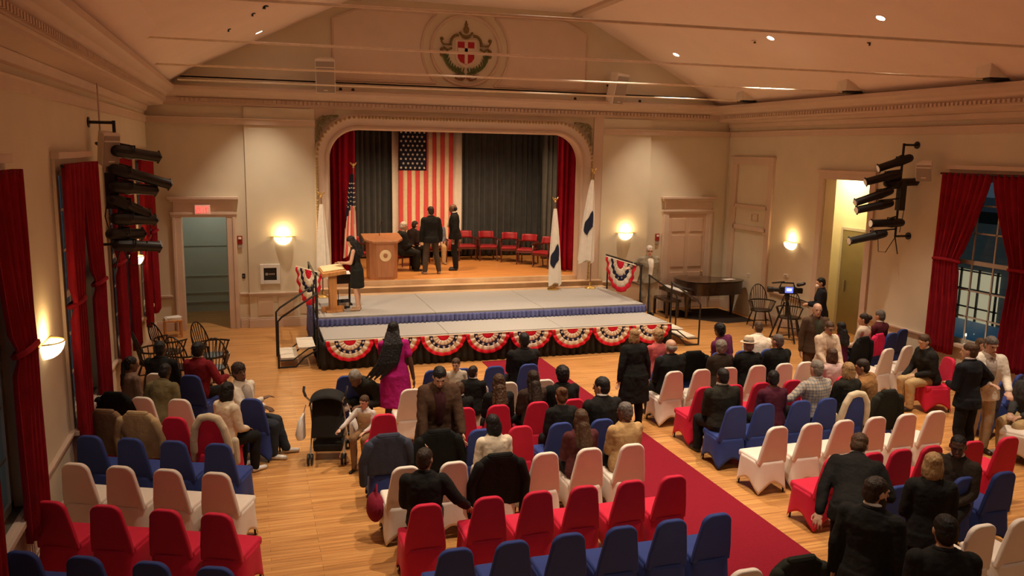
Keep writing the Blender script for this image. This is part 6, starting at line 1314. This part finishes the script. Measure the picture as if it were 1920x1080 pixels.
person('grey haired man in a white jacket and khaki trousers standing and facing the camera', 12.52, -11.38, 158, 'stand', 1.80, skin='l', hair=('short', 'salt'), face=True, girth=1.12, top=('jacket', 'ivory_jacket', (.78, .70, .58)), legs=('trousers', 'stone_trouser', (.52, .42, .28)), shirt=('grey_shirt', (.46, .38, .32)), tie=('rust_tie', (.25, .10, .06)), head=(8, 14, 0), shoes=(.05, .03, .02), hands=((-.16, .36, 1.02), 'front'))
pf = person('person in a white top and khaki trousers cut off by the right picture edge', 13.24, -11.60, 96, skin='l', hair=('short', 'brown'), legs=KH, top=('jacket', 'dark_grey_jacket', (.05, .05, .05)), H=1.76, shoes=(.7, .68, .62))
person('grey haired man in a black suit bending forward over the red chairs, lower right', 7.74, -14.26, -42, 'stand', 1.76, skin='l', hair=('short', 'brown'), lean=47, head=(-10, 12, 0), girth=1.12, collar=WS, hands=((-.30, -.02, .80), (.3, .5, .9)))
person('bearded man with a receding hairline in a black suit, lower right', 6.98, -15.32, -58, 'stand', 1.76, skin='l', hair=('short', 'dark'), beard='dark', head=(-36, 6, 0), girth=1.1, collar=WS, face=True, hands=('side', 'side'))
person('woman with shoulder length blond hair in a black jacket, lower right', 8.14, -14.80, -30, 'stand', 1.66, skin='l', hair=('bob', 'blond'), fem=True, girth=1.1, top=('jacket', 'black_suit', (0.013, 0.012, 0.011)), head=(-20, 6, 0), hands=('front', 'front'))
person('dark skinned man in a suit turning round on a blue chair beside the blond woman', 9.62, -13.70, 118, 'sit', 1.74, skin='k', hair=('buzz', 'black'), collar=WS, face=True, head=(15, 10, 0), top=('jacket', 'dark_taupe_suit', (.035, .025, .018)))
person('person with straight black hair in a black jacket at the bottom right edge', 7.02, -16.05, -24, 'stand', 1.74, skin='m', hair=('short', 'black'), girth=1.15, head=(-8, 10, 0), hands=('front', 'front'))
# ---- stage and platform
person('woman with dark hair in a sleeveless black dress reading at the slim lectern', 4.40, -2.42, 75, 'stand', 1.66, 0.8, skin='l', hair=('wavy', 'black'), fem=True, girth=1.05, lean=8, top=('sleeveless', 'black_dress', (.016, .016, .014)), legs=('bare',), shoes=(.5, .32, .2), head=(0, 26, 0), hands=((-.14, .34, 1.12), (.12, .34, 1.05)))
person('grey haired man in a long black robe sitting on the stage beside the lectern', 6.06, 1.55, -85, 'sit', 1.76, 1.05, skin='l', hair=('short', 'silver'), girth=1.15, top=('robe', 'black_robe', (.018, .018, .017)), hands=('lap', 'front'), head=(-10, 6, 0), face=True, lean=8)
person('person in dark clothes sitting behind the robed man on the stage', 6.5, 2.45, -60, 'sit', 1.66, 1.05, skin='l', hair=('short', 'dark'), lean=18, top=('jacket', 'black_brown_jacket', (.022, .012, .010)), hands=('lap', 'front'))
person('man in a black jacket and grey trousers standing on the stage with his back turned', 6.78, 0.92, 4, 'stand', 1.80, 1.05, skin='l', hair=('short', 'dark'), girth=1.12, legs=('trousers', 'taupe_trouser', (.065, .050, .038)), shoes=(.35, .25, .18), head=(8, 6, 0), feet=((-.17, -.02, .085), (.20, -.02, .085)))
person('man in a black suit standing side on at the right of the stage group', 7.58, 1.5, 72, 'stand', 1.84, 1.05, skin='d', hair=('balding', 'black'), collar=WS, head=(6, 6, 0), face=True, tie=('pale_tie', (.6, .5, .45)))
person('person in blue shirt and khaki trousers sitting mostly hidden on the stage', 7.42, 3.1, 180, 'sit', 1.72, 1.05, skin='l', hair=('short', 'grey'), top=('shirt', 'blue_grey_shirt', (.14, .13, .18)), legs=KH, shoes=(.3, .2, .12), lean=6)
person('white haired man in grey tweed and dark glasses leaning on the right guard rail', 11.52, -2.42, 176, 'stand', 1.74, 0.38, skin='l', hair=('short', 'silver'), top=('jacket', 'grey_tweed', (.24, .20, .14)), legs=('trousers', 'stone_grey', (.34, .27, .18)), glasses=True, face=True, shirt=('white_front', (.72, .66, .58)), head=(-14, 4, 0), hands=('side', (.55, .12, 1.20)), girth=1.3)
